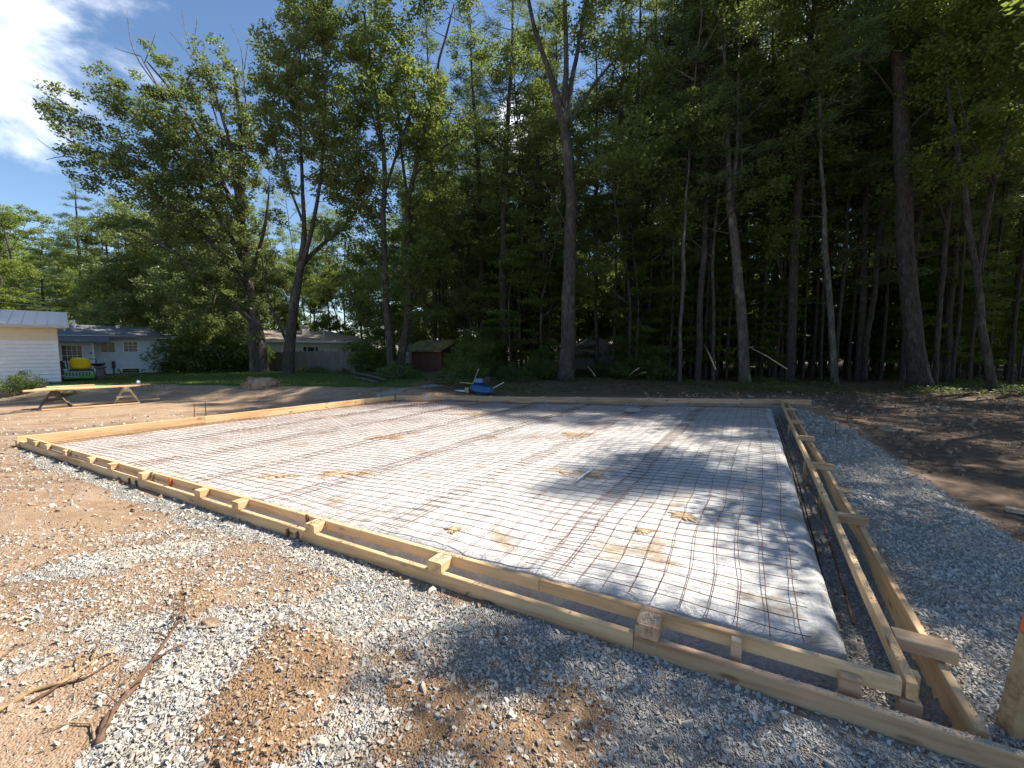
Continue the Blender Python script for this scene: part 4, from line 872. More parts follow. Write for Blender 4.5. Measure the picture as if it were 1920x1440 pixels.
# ================================================================= trees
def leafmesh(b,cent,size,rad,per,up=.5,aspect=.55,flatz=.6,droop=0):
    n=len(cent)*per; c=np.repeat(cent,per,0); r=np.repeat(np.broadcast_to(rad,(len(cent),)),per)
    o=rng.normal(size=(n,3)); o/=np.linalg.norm(o,axis=1)[:,None]+1e-9; o*=(rng.random(n)**.45)[:,None]*r[:,None]; o[:,2]*=flatz
    p=c+o; nrm=rng.normal(size=(n,3)); nrm[:,2]=np.abs(nrm[:,2])+up; nrm/=np.linalg.norm(nrm,axis=1)[:,None]
    d=o/(np.linalg.norm(o,axis=1)[:,None]+1e-6)+rng.normal(size=(n,3))*.7; d[:,2]-=droop; d-=nrm*(d*nrm).sum(1)[:,None]; d/=np.linalg.norm(d,axis=1)[:,None]+1e-9
    s=size*rng.uniform(.6,1.25,n)[:,None]; e=np.cross(nrm,d)
    v=np.stack([p-d*s*.5,p+e*s*aspect*.5-nrm*s*.06,p+d*s*.5,p-e*s*aspect*.5-nrm*s*.06],1)
    b.add(v.reshape(-1,3),np.arange(n*4).reshape(-1,4))
def needles(b,cent,L,wd,per,flat=.35):
    n=len(cent)*per; c=np.repeat(cent,per,0); a=rng.uniform(0,6.283,n); ez=rng.normal(.15,.45,n)
    d=np.stack([np.cos(a)*np.cos(ez),np.sin(a)*np.cos(ez),np.sin(ez)],1); off=rng.normal(size=(n,3))*np.array([.20,.20,.07]); 
    l=L*rng.uniform(.6,1.2,n)[:,None]; e=np.cross(d,rng.normal(size=(n,3))); e/=np.linalg.norm(e,axis=1)[:,None]+1e-9
    p=c+off; v=np.stack([p-e*wd*.5,p+e*wd*.5,p+d*l+e*wd*.3,p+d*l-e*wd*.3],1); b.add(v.reshape(-1,3),np.arange(n*4).reshape(-1,4))
class Skel:
    def __init__(s): s.p=[];s.r=[]
    def add(s,P,R_):
        for a,r in zip(P,R_): s.p.append(a);s.r.append(r)
def smooth(P,r,n,wob=.0,seed=0):
    P=np.array(P,float);r=np.array(r,float); k=np.concatenate([[0],np.cumsum(np.linalg.norm(np.diff(P,axis=0),axis=1))]); t=np.linspace(0,k[-1],n)
    Q_=np.stack([np.interp(t,k,P[:,i]) for i in range(3)],1)
    for _ in range(3): Q_[1:-1]=(Q_[:-2]+2*Q_[1:-1]+Q_[2:])/4
    if wob: Q_[:,0]+=wob*fbm(t*.45,t*0+seed,seed,3)*np.minimum(1,t/2); Q_[:,1]+=wob*fbm(t*.45,t*0+seed+5,seed+1,3)*np.minimum(1,t/2)
    return Q_,np.interp(t,k,r)
def make_tree(base,paths,blobs,ncl,per,leafsize,lmat,bmat,seed=0,crad=.55,kind='leaf',gap=.0,twigs=0,flare=1.35,label=None,group=None,name='tree',cat='tree',up=.5,nlen=.24,flatz=.6):
    """paths: polylines with radii (local metres); blobs: ellipsoids (x,y,z,rx,ry,rz[,weight]) filled with leaf clusters"""
    global rng
    keep=rng; rng=np.random.default_rng(1000+seed)
    t=empty(name,base,0,label,cat,group); b=MB(); sk=Skel()
    for k,(P,r) in enumerate(paths):
        Q_,rr=smooth(P,r,max(6,int(np.linalg.norm(np.diff(np.array(P),axis=0),axis=1).sum()/.55)),.22 if len(P)>1 else 0,seed+k)
        if k==0 and flare: h=Q_[:,2]-Q_[0,2]; rr=rr*(1+(flare-1)*np.exp(-h/.35))
        b.tube(Q_,rr,10 if rr[0]>.12 else 6,True); sk.add(Q_,rr)
    bl=np.array([list(x)+[1]*(7-len(x)) for x in blobs],float); W=bl[:,3]*bl[:,4]*bl[:,5]*bl[:,6]; W/=W.sum()
    cnt=0; C_=[]
    while cnt<ncl:
        m=ncl; i=rng.choice(len(bl),m,p=W); o=rng.normal(size=(m,3)); o/=np.linalg.norm(o,axis=1)[:,None]; o*=(rng.random(m)**(1/2.3))[:,None]
        c=bl[i,:3]+o*bl[i,3:6]
        if gap: c=c[fbm(c[:,0]*.55+c[:,1]*.3+seed,c[:,2]*.6+c[:,1]*.4,seed+3,3)>-.24+gap]
        C_.append(c); cnt+=len(c)
    c=np.concatenate(C_)[:ncl]
    P=np.array(sk.p);Rr=np.array(sk.r); dist=np.array([np.min(np.linalg.norm(P-x,axis=1)) for x in c]); c=c[np.argsort(dist)]
    capn=len(P)+ncl*2+5; PP=np.zeros((capn,3));RR=np.zeros(capn);PP[:len(P)]=P;RR[:len(P)]=Rr; m=len(P)
    for x in c:
        d=x-PP[:m]; L_=np.linalg.norm(d,axis=1); cost=L_+np.maximum(0,-(d[:,2]))*1.2+np.where(d[:,2]<L_*.25,L_*.35,0)
        j=int(np.argmin(cost)); a=PP[j]; ln=L_[j]
        if ln<.25: continue
        mid=(a+x)/2+np.array([0,0,-.10*ln])+rng.normal(size=3)*.05*ln; r0=min(RR[j]*.65,.008+.012*ln); r1=.006
        b.tube([a,mid,x],[r0,(r0+r1)/2,r1],4 if r0>.02 else 3,False)
        PP[m]=mid;RR[m]=(r0+r1)/2;m+=1;PP[m]=x;RR[m]=r1;m+=1
    for k in range(twigs):      # bare dead twigs on the lower trunk
        j=int(rng.integers(len(P)//6,len(P)*2//3)); a=rng.uniform(0,6.28); l=rng.uniform(.5,2.2); d=np.array([math.cos(a),math.sin(a),rng.uniform(-.15,.5)])*l
        b.tube([P[j],P[j]+d*.5+[0,0,.04*l],P[j]+d],[.018,.012,.005],3,False)
    b.build('trunk',bmat,t,smooth=True)
    b=MB(); cr=crad*rng.uniform(.7,1.25,len(c))
    if kind=='leaf': leafmesh(b,c,leafsize,cr,per,up,flatz=flatz)
    else: needles(b,c,nlen,leafsize,per)
    b.build('crown',lmat,t); rng=keep
    return t
def pxtree(d,base_px,paths,blobs,bz=.12,**k):
    base=gp(base_px,d,bz)
    def cv(px,py,off=0): return atd(px,py,d)+[0,off,0]-base
    PT=[]
    for path in paths:
        off=0; pts=[];rs=[]
        for q in path:
            px,py,wp=q[:3]; off=q[3] if len(q)>3 else off; pts.append(atd(px,py,d+off)-base); rs.append(wp/2/PXM(d)*.80)
        PT.append((pts,rs))
    PT[0][0][0][2]=-.15
    BL=[]
    for q in blobs:
        px,py,rx,ry=q[:4]; off=q[4] if len(q)>4 else 0; rz=q[5] if len(q)>5 else 1.6; wt=q[6] if len(q)>6 else 1
        c=atd(px,py,d+off)-base; BL.append((c[0],c[1],c[2],rx/PXM(d),rz,ry/PXM(d),wt))
    return make_tree(base,PT,BL,**k)

# the big oak on the left
pxtree(27,492,[
 [(492,703,30),(485,640,25),(470,560,23),(460,480,19),(453,420,15),(452,330,11),(450,220,8),(440,130,4)],
 [(472,565,15),(430,490,13,-.5),(345,405,10,-1),(240,325,7,-1.5),(130,262,4,-1.5)],
 [(462,500,13),(405,390,11,.5),(320,270,8,1),(205,175,4,1.5)],
 [(455,430,11),(400,300,9,.8),(330,180,6,1),(275,115,3,1)],
 [(453,425,10),(430,270,7,-.5),(385,115,3,-.6)],
 [(482,610,11),(420,560,9,-1.2),(330,470,6,-1.8),(245,432,3,-2)],
 [(470,520,9),(500,420,7,-.8),(505,330,1.2,-1)]],
 [(120,215,52,45,-1.2),(175,285,80,50,-1),(215,190,50,55,1),(290,235,80,70,.5,2),(275,120,32,38,1,1),(250,330,90,50,-1.3,2),(330,170,60,60,1,1.5),(395,150,42,75,-.4,1.4),(360,300,90,80,.4,2.2),(455,200,38,90,0,1.4),(445,330,70,80,0,2.2),(340,400,95,60,-1,2),(275,425,50,24,-1.8,1),(430,450,90,80,0,2.4),(505,350,30,70,-.8,1),(390,520,90,60,-1,2),(430,610,80,60,0,2,.8),(350,610,60,50,1,2,.8),(500,470,45,60,-.4,1.4)],
 ncl=760,per=80,leafsize=.20,lmat=M['leaf_oak'],bmat=M['bark_oak'],seed=1,crad=.55,gap=.13,label='huge spreading oak leaning out to the left over the grey house')
# bare twigs at its top
t=pxtree(27.4,470,[[(470,640,10),(455,420,7),(300,170,4),(262,105,2)],[(300,170,3),(245,95,2),(240,20,1)],[(270,120,2),(292,60,1)],[(262,105,2),(215,90,1)],[(455,420,5),(395,180,3),(350,75,1.5),(340,20,1)],[(370,120,2),(318,60,1)],[(362,100,2),(372,30,1)],[(455,420,4),(462,200,3),(455,80,1.2),(430,45,1)],[(458,130,2),(468,60,1)],[(300,330,3,-.6),(130,240,2),(70,200,1),(25,180,.8)],[(110,228,1.4,-.6),(66,180,1)],[(300,380,3,-.6),(130,285,2),(85,300,1)],[(110,290,1.4,-.6),(70,260,1)]],
 [(480,655,8,10)],ncl=4,per=6,leafsize=.1,lmat=M['leaf_oak'],bmat=M['twig'],seed=2,label='dead bare branches sticking up out of the big oak crown')
# second oak
pxtree(25,538,[
 [(538,697,26),(546,625,23),(556,545,20),(566,495,15),(571,400,9),(562,260,6),(566,100,3)],
 [(564,500,11),(592,465,9,.3),(640,432,7,.8),(690,370,4,1)],
 [(562,515,11),(586,430,9,-.4),(604,300,6,-.8),(612,140,3,-1)],
 [(570,420,6),(530,330,5),(510,240,3)],[(540,645,7),(500,560,6,.8),(490,480,3,1)]],
 [(520,95,52,52,.5),(560,190,70,80,0,2),(515,230,42,90,.4),(600,60,70,60,-.6),(625,170,80,100,-.6,2),(640,300,80,80,0,2.2),(565,330,60,60,0,1.6,.7),(690,380,60,55,1,2),(530,400,26,30,0,1,.5),(615,420,40,30,0,1.5,.5),(580,10,50,40,0),(530,455,20,20,0,1,.4)],
 ncl=520,per=80,leafsize=.19,lmat=M['leaf_oak'],bmat=M['bark_oak'],seed=3,crad=.55,gap=.13,label='forked oak leaning right in front of the weathered fence')
# the tall pair in the middle
pxtree(24,733,[[(733,690,17),(724,560,15),(719,400,12),(722,300,10),(700,150,6),(680,20,3)],[(721,360,7),(760,240,5,.4),(790,120,3,.6)],[(722,300,6),(690,200,4,-.6),(655,90,3,-.8)]],
 [(690,60,80,80,0,2),(740,150,90,90,.6,2.4),(680,220,70,80,-.6,2),(720,-40,110,70,0,2.4),(700,340,60,60,0,2,.7),(670,470,60,70,.5,2),(700,570,60,50,.5,2)],
 ncl=380,per=66,leafsize=.18,lmat=M['leaf_maple'],bmat=M['bark_oak'],seed=4,crad=.55,gap=.13,twigs=14,label='left tree of the tall dark pair in the middle of the picture')
pxtree(24.6,745,[[(745,688,21),(765,590,17),(764,480,14),(762,400,12),(790,270,9),(820,130,6),(850,10,3)],[(764,430,8),(755,300,6,.3),(740,150,3,.5)],[(768,580,10),(800,480,8,.4),(830,410,4,.6)],[(775,330,6),(840,270,4,-.5),(880,240,2,-.6)]],
 [(800,130,70,90,0,2),(850,90,60,80,0,2,.8),(790,260,80,80,0,2.2),(850,250,50,50,-.5,1.5,.6),(800,400,80,70,.4,2.2),(770,480,80,60,0,2),(830,-30,90,50,0,2),(800,560,60,50,.4,2)],
 ncl=400,per=66,leafsize=.18,lmat=M['leaf_maple'],bmat=M['bark_oak'],seed=5,crad=.55,gap=.13,twigs=16,label='right tree of the tall dark pair, forking above the red shed')
# big pale-topped trunk
pxtree(23,1062,[[(1060,716,38),(1066,600,34),(1068,480,29),(1074,380,26),(1062,280,24),(1052,215,21),(1030,140,12),(1000,50,9),(985,-40,6),(975,-140,3)],[(1056,230,16),(1062,120,11),(1058,0,9),(1062,-120,4)],[(1060,240,15),(1078,120,10,.3),(1100,0,8,.5),(1118,-110,4,.6)],[(1058,250,9),(1120,140,6,-.5),(1175,90,3,-.6)],[(1070,440,4),(1040,380,3,-.5),(1022,340,1.5,-.7)]],
 [(990,-110,70,60,0,2),(1060,-120,80,70,0,2),(1130,-80,70,70,.4,2),(1010,20,50,40,-.4,1.5,.5),(1100,40,50,50,.3,1.6,.6),(1160,80,40,40,-.5,1.4,.7)],
 ncl=260,per=80,leafsize=.18,lmat=M['leaf_maple'],bmat=M['bark_oak'],seed=6,crad=.6,gap=.04,twigs=10,flare=1.25,label='thick trunk forking into pale limbs at the forest edge in the centre')

# ---- generic builders for woodland trees, each built once at the origin and then copied
def proto_pine(seed,h=25,clear=7,spread=3.6,light=False,n=300,r0=.24,per=60,twigs=26,lab='x'):
    r_=np.random.default_rng(seed); P=[(0,0,-.2),(r_.normal()*.15,r_.normal()*.15,h*.4),(r_.normal()*.35,r_.normal()*.3,h*.75),(r_.normal()*.4,r_.normal()*.4,h)]
    paths=[(P,[r0,r0*.8,r0*.45,.03])]; bl=[]
    tr,_=smooth(P,[1]*4,40)
    z=clear
    while z<h-1:
        k=(z-clear)/(h-clear); L_=spread*(1-k)**.75*(.55+.45*min(1,k*4+.3)); nb=int(r_.integers(3,6)); a0=r_.uniform(0,6.28); c=np.array([np.interp(z,tr[:,2],tr[:,i]) for i in range(3)])
        for q in range(nb):
            a=a0+q*6.283/nb+r_.uniform(-.3,.3); l=L_*r_.uniform(.6,1.15); e=c+np.array([math.cos(a)*l,math.sin(a)*l,l*.22]); paths.append(([c,lerp(c,e,.5)+[0,0,-.02*l],e],[.035*(1-k)+.012,.02,.008]))
            bl.append((*(lerp(c,e,.72)),l*.34+.2,l*.34+.2,.22,1.6)); bl.append((*(e),.45,.45,.25,2))
        z+=r_.uniform(.7,1.2)
    bl.append((*tr[-1],.4,.4,.9,3))
    return make_tree((0,0,0),paths,bl,n,per,.030,M['needle_light' if light else 'needle'],M['bark_pine'],seed=seed,crad=.4,kind='needle',twigs=twigs,name='pine_tree',label=lab,nlen=.26)
def proto_hard(seed,h=22,clear=8,spread=3.2,n=175,r0=.17,per=62,mat='leaf_maple',bark='bark_oak',twigs=14,lab='x',size=.17,low=False):
    r_=np.random.default_rng(seed); P=[(0,0,-.2),(r_.normal()*.25,r_.normal()*.2,h*.3),(r_.normal()*.5,r_.normal()*.4,h*.6),(r_.normal()*.9,r_.normal()*.8,h*.97)]
    paths=[(P,[r0,r0*.82,r0*.5,.03])]; bl=[]; tr,_=smooth(P,[1]*4,40)
    for k in range(9):
        z=clear+(h-clear)*(k+.3)/9.5; c=np.array([np.interp(z,tr[:,2],tr[:,i]) for i in range(3)]); a=k*2.4+r_.uniform(-.4,.4); l=spread*(1.15-abs(k/9-.4))*r_.uniform(.6,1.1)
        e=c+np.array([math.cos(a)*l,math.sin(a)*l,l*r_.uniform(.5,1.0)]); paths.append(([c,lerp(c,e,.5)+[0,0,-.05*l],e],[.06*(1-k/12),.035,.012])); bl.append((*e,l*.5+.3,l*.5+.3,l*.36+.3,1.))
    bl.append((*tr[-1],1.3,1.3,1.4,1.2))
    return make_tree((0,0,0),paths,bl,n,per,size,M[mat],M[bark],seed=seed,crad=.58,gap=.12,twigs=twigs,name='broadleaf_tree',label=lab)
def proto_sap(seed,h=6,n=70,per=55,mat='leaf_under',r0=.035,spread=1.5,lo=1.0,name='sapling',size=.15):
    r_=np.random.default_rng(seed); P=[(0,0,-.1),(r_.normal()*.2,r_.normal()*.2,h*.5),(r_.normal()*.5,r_.normal()*.5,h)]; bl=[]; z=lo; paths=[(P,[r0,r0*.7,.008])]
    tr,_=smooth(P,[1]*3,20)
    while z<h:
        c=np.array([np.interp(z,tr[:,2],tr[:,i]) for i in range(3)])
        for q in range(2):
            a=r_.uniform(0,6.28); l=spread*(1-.5*z/h)*r_.uniform(.4,1); bl.append((c[0]+math.cos(a)*l,c[1]+math.sin(a)*l,z+.15,.7,.7,.12))
        z+=.5
    return make_tree((0,0,0),paths,bl,n,per,size,M[mat],M['bark_oak'],seed=seed,crad=.5,name=name,label='x',flatz=.3,up=1.4,flare=0)
def proto_shrub(seed,h=1.6,wd=1.2,n=60,per=70,mat='leaf_under',size=.11,name='shrub'):
    paths=[([(0,0,-.1),(.1,.05,h*.4),(.05,.2,h*.8)],[.03,.02,.008]),([(0,0,-.05),(-.3,.1,h*.6)],[.02,.008]),([(0,0,-.05),(.35,-.1,h*.55)],[.02,.008])]
    return make_tree((0,0,0),paths,[(0,0,h*.5,wd,wd,h*.5),(wd*.5,0,h*.4,wd*.6,wd*.6,h*.35),(-wd*.5,.1,h*.38,wd*.6,wd*.6,h*.33)],n,per,size,M[mat],M['twig'],seed=seed,crad=.35,name=name,label='x',cat='shrub',flare=0)
PR={}
PR['pineA']=proto_pine(21,26,7.5,3.6,n=190,r0=.17); PR['pineB']=proto_pine(22,24,5,3.2,n=180,r0=.125); PR['pineC']=proto_pine(23,27,10,4.2,n=230,r0=.23); PR['poleA']=proto_pine(24,25,12,2.2,n=120,r0=.095,twigs=55); PR['poleB']=proto_pine(25,23,10,2.0,n=120,r0=.075,twigs=50)
PR['hardA']=proto_hard(31,22,8,3.3,r0=.13); PR['hardB']=proto_hard(32,20,6,3.0,mat='leaf_maple',n=195,r0=.10); PR['hardC']=proto_hard(33,24,10,3.6,mat='leaf_bright',r0=.15); PR['hardD']=proto_hard(34,17,3.5,3.0,mat='leaf_maple',n=220,r0=.095)
PR['yardA']=proto_hard(35,17,4,5.0,mat='leaf_bright',n=380,per=85,r0=.3,size=.22); PR['yardP']=proto_pine(36,19,3.5,4.4,light=True,n=420,r0=.24,per=60,twigs=6)
PR['bushC']=proto_hard(63,12,1.0,3.4,mat='leaf_oak',n=360,per=75,r0=.12,size=.19,twigs=0); PR['bushA']=proto_hard(61,13,1.2,3.4,mat='leaf_bright',n=330,per=70,r0=.10,size=.20,twigs=0); PR['bushB']=proto_hard(62,11,.8,3.2,mat='leaf_maple',n=330,per=70,r0=.09,size=.20,twigs=0)
PR['thin']=proto_hard(37,19,11,2.0,mat='leaf_maple',n=100,r0=.08,bark='bark_pale',twigs=30)
PR['sapA']=proto_sap(41,6.5,90); PR['sapB']=proto_sap(42,4.2,70); PR['sapC']=proto_sap(43,9,110,spread=2.,r0=.05,lo=2)
PR['shrubA']=proto_shrub(51); PR['shrubB']=proto_shrub(52,2.6,1.5,90,70,size=.12); PR['shrubC']=proto_shrub(53,1.0,1.0,50,60,mat='ivy',size=.09)
used=set()
def place(k,x,y,label,cat='tree',group=None,rz=None,sc=1.,scz=None,z=None,tilt=0):
    p=PR[k]
    t=p if k not in used else copy_tree(p)
    used.add(k)
    if z is None: z=.02
    t.location=(x,y,z); t.rotation_euler=(tilt,0,rng.uniform(0,6.28) if rz is None else rz); t.scale=(sc,sc,scz or sc)
    tag(t,label,cat,group); return t
# notable trunks standing at the front of the woods on the right (column, distance, lean given by eye)
NT=[(1275,21.5,'thin',1.15,'slim pale-barked trunk right of the thick forked one'),(1308,22.5,'pineA',1.0,'straight dark trunk beside the slim pale one'),
 (1480,22.5,'pineC',1.0,'widest dark trunk in the middle of the right-hand woods'),(1610,23.5,'pineA',1.05,'dark straight trunk between the thin pale one and the big pine'),(1752,19.6,'hardB',1.1,'narrow trunk close behind the right side of the big pine'),
 (1447,27,'pineB',1.,'dark trunk just left of the widest one'),(1345,27,'thin',1.1,'slim trunk set back behind the mottled forked tree'),(1180,25,'hardD',1.1,'leafy dark tree right of the grey shed'),(1118,27,'pineB',1.0,'slender trunk crossing in front of the grey shed'),(1690,22,'pineB',1.1,'dark trunk half hidden by the big pine'),(1640,29,'hardC',1.0,'trunk deep in the woods left of the big pine')]
for px,d,k,sc,lb in NT:
    p=gp(px,d,.05); place(k,p[0],p[1],lb,sc=sc)
# individually shaped ones
pxtree(22,1395,[[(1397,716,24),(1390,600,22),(1378,450,19),(1368,400,17),(1362,250,9),(1358,100,7),(1352,-60,4)],[(1372,410,11),(1384,260,9,.3),(1386,90,7,.4),(1384,-80,4,.5)],[(1375,440,3),(1330,430,2,-.4),(1300,420,1,-.6)],[(1386,360,3),(1394,300,2),(1392,240,1)]],
 [(1350,-60,60,60,0,2),(1395,-90,60,60,.4,2),(1340,30,40,40,-.4,1.5,.5)],ncl=150,per=80,leafsize=.17,lmat=M['leaf_maple'],bmat=M['bark_pale'],seed=7,twigs=22,label='mottled pale trunk forking into two straight stems')
pxtree(20.5,1567,[[(1567,702,15),(1560,600,13),(1551,500,12),(1546,400,9),(1540,300,7),(1536,100,5),(1530,-60,3)]],[(1535,-20,60,60,0,2),(1540,120,40,50,0,1.5,.6)],ncl=120,per=75,leafsize=.17,lmat=M['leaf_maple'],bmat=M['bark_pale'],seed=8,twigs=18,label='thin pale trunk leaning slightly left, lit low down')
pxtree(19,1722,[[(1726,728,42),(1714,640,37),(1704,540,34),(1699,450,31),(1692,330,30),(1688,220,28),(1682,60,26),(1676,-80,20),(1670,-220,8)],[(1690,260,5),(1740,200,3,-.5),(1790,170,1.5,-.8)],[(1688,200,5),(1640,120,3,-.5),(1590,90,1.5,-.8)]],
 [(1640,30,80,60,-.5,2.2),(1720,60,80,60,.5,2.2),(1680,-90,120,90,0,3),(1780,110,60,40,-.5,2),(1600,100,50,40,-.6,1.6)],ncl=300,per=60,leafsize=.03,lmat=M['needle'],bmat=M['bark_pine'],seed=9,kind='needle',crad=.5,twigs=12,flare=1.4,label='massive dark pine trunk, tallest and thickest on the right')
pxtree(17.3,1860,[[(1862,742,17),(1850,650,15),(1836,560,13),(1826,480,12),(1805,350,10),(1785,200,8),(1765,60,5),(1750,-60,3)],[(1832,520,9),(1850,400,10,.3),(1880,280,11,.5),(1905,150,9,.8),(1925,0,7,1)],[(1862,350,5),(1820,260,4,-.4),(1790,150,2,-.6)]],
 [(1800,120,70,70,0,2),(1870,60,70,80,.5,2),(1890,220,60,60,.6,2),(1810,280,60,60,-.5,2,.6),(1760,0,70,60,0,2),(1900,-40,60,50,0,2)],ncl=330,per=75,leafsize=.15,lmat=M['leaf_bright'],bmat=M['bark_oak'],seed=10,crad=.55,gap=.04,twigs=8,label='curving forked broadleaf tree at the far right forest edge')

GR='woodland trees behind the front row'
def lab(k): return {'p':'dark pine among the close-standing trees of the woods','h':'leafy broadleaf tree among the close-standing trees of the woods','t':'slim pale-stemmed tree among the close-standing trees of the woods'}[k[0]]
# the woods: jittered rows running back from the edge
cnt=0
def ok(x,y,lst,dm): return all((x-a)**2+(y-b_)**2>dm*dm for a,b_ in lst)
for px,d,k in ((1255,24,'poleB'),(1293,25,'poleA'),(1322,24,'poleB'),(1425,24,'poleA'),(1462,24.5,'poleB'),(1505,24,'poleB'),(1535,26,'poleA'),(1590,25,'poleB'),(1650,24,'poleA'),(1785,21,'poleB'),(1815,22.5,'poleA'),(1895,20,'poleB'),(1150,26,'poleB'),(1215,26,'poleA')):
    p=gp(px,d,.05); place(k,p[0],p[1],'slender bare-stemmed pine in the front rows of the woods',group='slender pines in the front rows of the woods',sc=rng.uniform(.95,1.15))
pl=[]
for row,(y0,n,dm) in enumerate(((24.5,24,1.1),(28.5,32,1.2),(33,34,1.4),(39,30,1.8),(46,24,2.4),(55,18,3.2))):
    tries=0;c=0
    while c<n and tries<900:
        tries+=1; x=rng.uniform(-.05*y0 if row<2 else -.2*y0,1.27*y0+2); y=y0+rng.uniform(-2,2.2)
        px=960+F*x/y
        if 855<px<950 and y<30: continue
        if 1070<px<1160 and y<33.5: continue
        if row<1 and px<1150: continue
        if 1490<px<1640 and y>38 and rng.random()<.5: continue
        if not ok(x,y,pl,dm): continue
        pl.append((x,y)); k=rng.choice(['pineA','pineB','pineC','hardA','hardB','hardC','hardD','thin','poleA','poleB'],p=[.12,.13,.05,.09,.10,.06,.07,.08,.16,.14]); place(k,x,y,lab(k),group=GR,sc=rng.uniform(.85,1.12)); c+=1
# behind fence, second house and the middle
for px,d,k,sc in ((560,47,'hardC',.75),(620,50,'hardA',.8),(680,46,'hardC',.72),(735,52,'hardD',.95),(505,52,'hardA',.85),(590,58,'pineA',.7),(650,60,'hardC',.9),(720,40,'hardD',.8),(800,48,'hardB',.8),(870,44,'hardC',.8),(905,40,'hardC',.85),(940,44,'hardA',.9),(850,48,'hardC',1.),(900,55,'hardC',1.05),(960,35,'hardD',.9),(1000,31,'pineB',.95),(985,38,'hardC',.8),(1030,34,'hardB',.9),(925,34,'pineB',.85),(800,52,'hardA',.95),(760,60,'pineA',.9),(880,29,'hardD',.75),(640,42,'hardD',.75),(545,44,'hardD',.7)):
    p=gp(px,d,0); place(k,p[0],p[1],'background tree rising behind the fence and the sheds' ,group='background trees behind the fence and sheds',sc=sc)
# pine with dark blue green boughs left of the thick trunk
p=gp(945,27,0); place('pineC',p[0]+.0,p[1],'dark blue-green pine with heavy boughs left of the thick forked trunk',sc=.98)
# left yard trees
for px,d,k,sc,lb in ((60,44,'yardA',.92,'broad light green tree at the far left edge'),(10,40,'yardA',.80,'light green tree behind the garage roof'),(168,47,'yardP',1.02,'pointed pine rising behind the grey house'),(215,44,'yardP',.84,'smaller sunlit pine right of the pointed one'),(250,38,'hardD',.85,'bushy dark tree behind the middle of the grey house'),(310,36,'hardD',.88,'bushy dark tree behind the right end of the grey house'),(130,52,'yardA',.8,'light tree showing between the edge tree and the pointed pine'),(95,42,'yardP',.68,'low pine behind the garage and the grey house'),(370,38,'hardD',.9,'dark leafy tree filling the gap left of the oak trunk'),(420,42,'hardD',.9,'dark leafy tree behind the oak trunk'),(280,48,'yardP',.72,'pine showing over the roof behind the bushy trees'),(200,36,'hardB',.62,'thin leafy tree behind the left half of the grey house')):
    p=gp(px,d,0); place(k,p[0],p[1],lb,sc=sc)
# low leafy trees that close off the view further back
for k in range(95):
    d=rng.uniform(44,80); px=rng.uniform(-40,1990)
    if px<470 and d<56: d+=16
    if 1490<px<1640 and rng.random()<.35: continue
    if 480<px<720 and d<48: continue
    p=gp(px,d,0); k_=rng.choice(['bushA','bushB']); place(k_,p[0],p[1],'low leafy tree closing off the view far behind the trunks',group='low leafy trees far back',sc=rng.uniform(.8,1.3))
for px,d,k_,sc in ((980,33,'bushA',.7),(1020,37,'bushB',.8),(905,35,'bushB',.7),(860,40,'bushA',.9),(945,45,'bushA',1.1),(1100,42,'bushB',1.),(1210,38,'bushB',.9),(1290,44,'bushA',.9),(790,46,'bushA',.9),(740,52,'bushA',1.),(640,52,'bushB',1.),(580,50,'bushA',1.),(690,44,'bushB',.75),(520,44,'bushB',.8),(400,40,'bushB',.8),(340,42,'bushB',.8),(280,44,'bushB',.8)):
    p=gp(px,d,0); place(k_,p[0],p[1],'low leafy tree closing off the view far behind the trunks',group='low leafy trees far back',sc=sc)
for px,d,sc in ((300,31,.85),(345,33,.95),(395,31.5,.9),(440,33,.95),(265,35,1.),(880,31,.95),(820,38,1.05),(960,33,.9)):
    p=gp(px,d,0); place('bushC',p[0],p[1],'dark dense leafy tree low behind the oaks and the sheds',group='dark leafy trees behind the oaks',sc=sc)
p=gp(905,30,0); place('pineC',p[0],p[1],'second dark pine with heavy boughs between the tall pair and the thick trunk',sc=.95)
# undergrowth
UG='saplings in the woods'
for k in range(210):
    y=rng.uniform(23.5,46); x=rng.uniform(-.03*y,1.3*y); px=960+F*x/y
    if (865<px<950 or 1070<px<1170) and y<33: continue
    s=rng.choice(['sapA','sapB','sapC'],p=[.4,.3,.3]); place(s,x,y,'young understory tree with flat layers of leaves between the trunks',group=UG,sc=rng.uniform(.8,1.35))
SG='shrubs along the forest edge and yard'
for px,d,k,sc in ((1205,25,'shrubB',1.0),(1170,24,'shrubC',1.1),(1225,23.5,'shrubC',1.2),(1190,27,'shrubB',1.3),(1135,26,'shrubC',1.),(1240,26,'shrubB',.8),(700,26.5,'shrubB',1.),(725,26,'shrubB',.85),(690,29,'shrubB',1.2),(870,25,'shrubB',.8),(893,24.5,'shrubB',1.1),(860,22.5,'shrubA',.8),(905,26,'shrubB',1.2),(930,27,'shrubB',1.2),(790,22,'shrubC',.6),(835,21.5,'shrubC',.6),(880,21,'shrubC',1.),(745,21.5,'shrubC',1.),(345,27,'shrubA',1.6),(380,27.5,'shrubA',1.7),(415,28,'shrubB',1.2),(445,28.5,'shrubB',1.2),(465,29,'shrubB',1.1),(430,31,'shrubB',1.3),(335,30,'shrubB',1.2),(372,31,'shrubB',1.3),(1020,25,'shrubB',.9),(1000,24,'shrubA',.8),(1035,23.8,'shrubC',1.),(960,23,'shrubC',.9),(600,26.9,'shrubC',.6),(640,26.2,'shrubC',.5),(575,27.5,'shrubC',.6)):
    p=gp(px,d,0); place(k,p[0],p[1],'leafy green shrub in the dark growth at the edge of the trees','shrub',SG,sc=sc,z=.1)
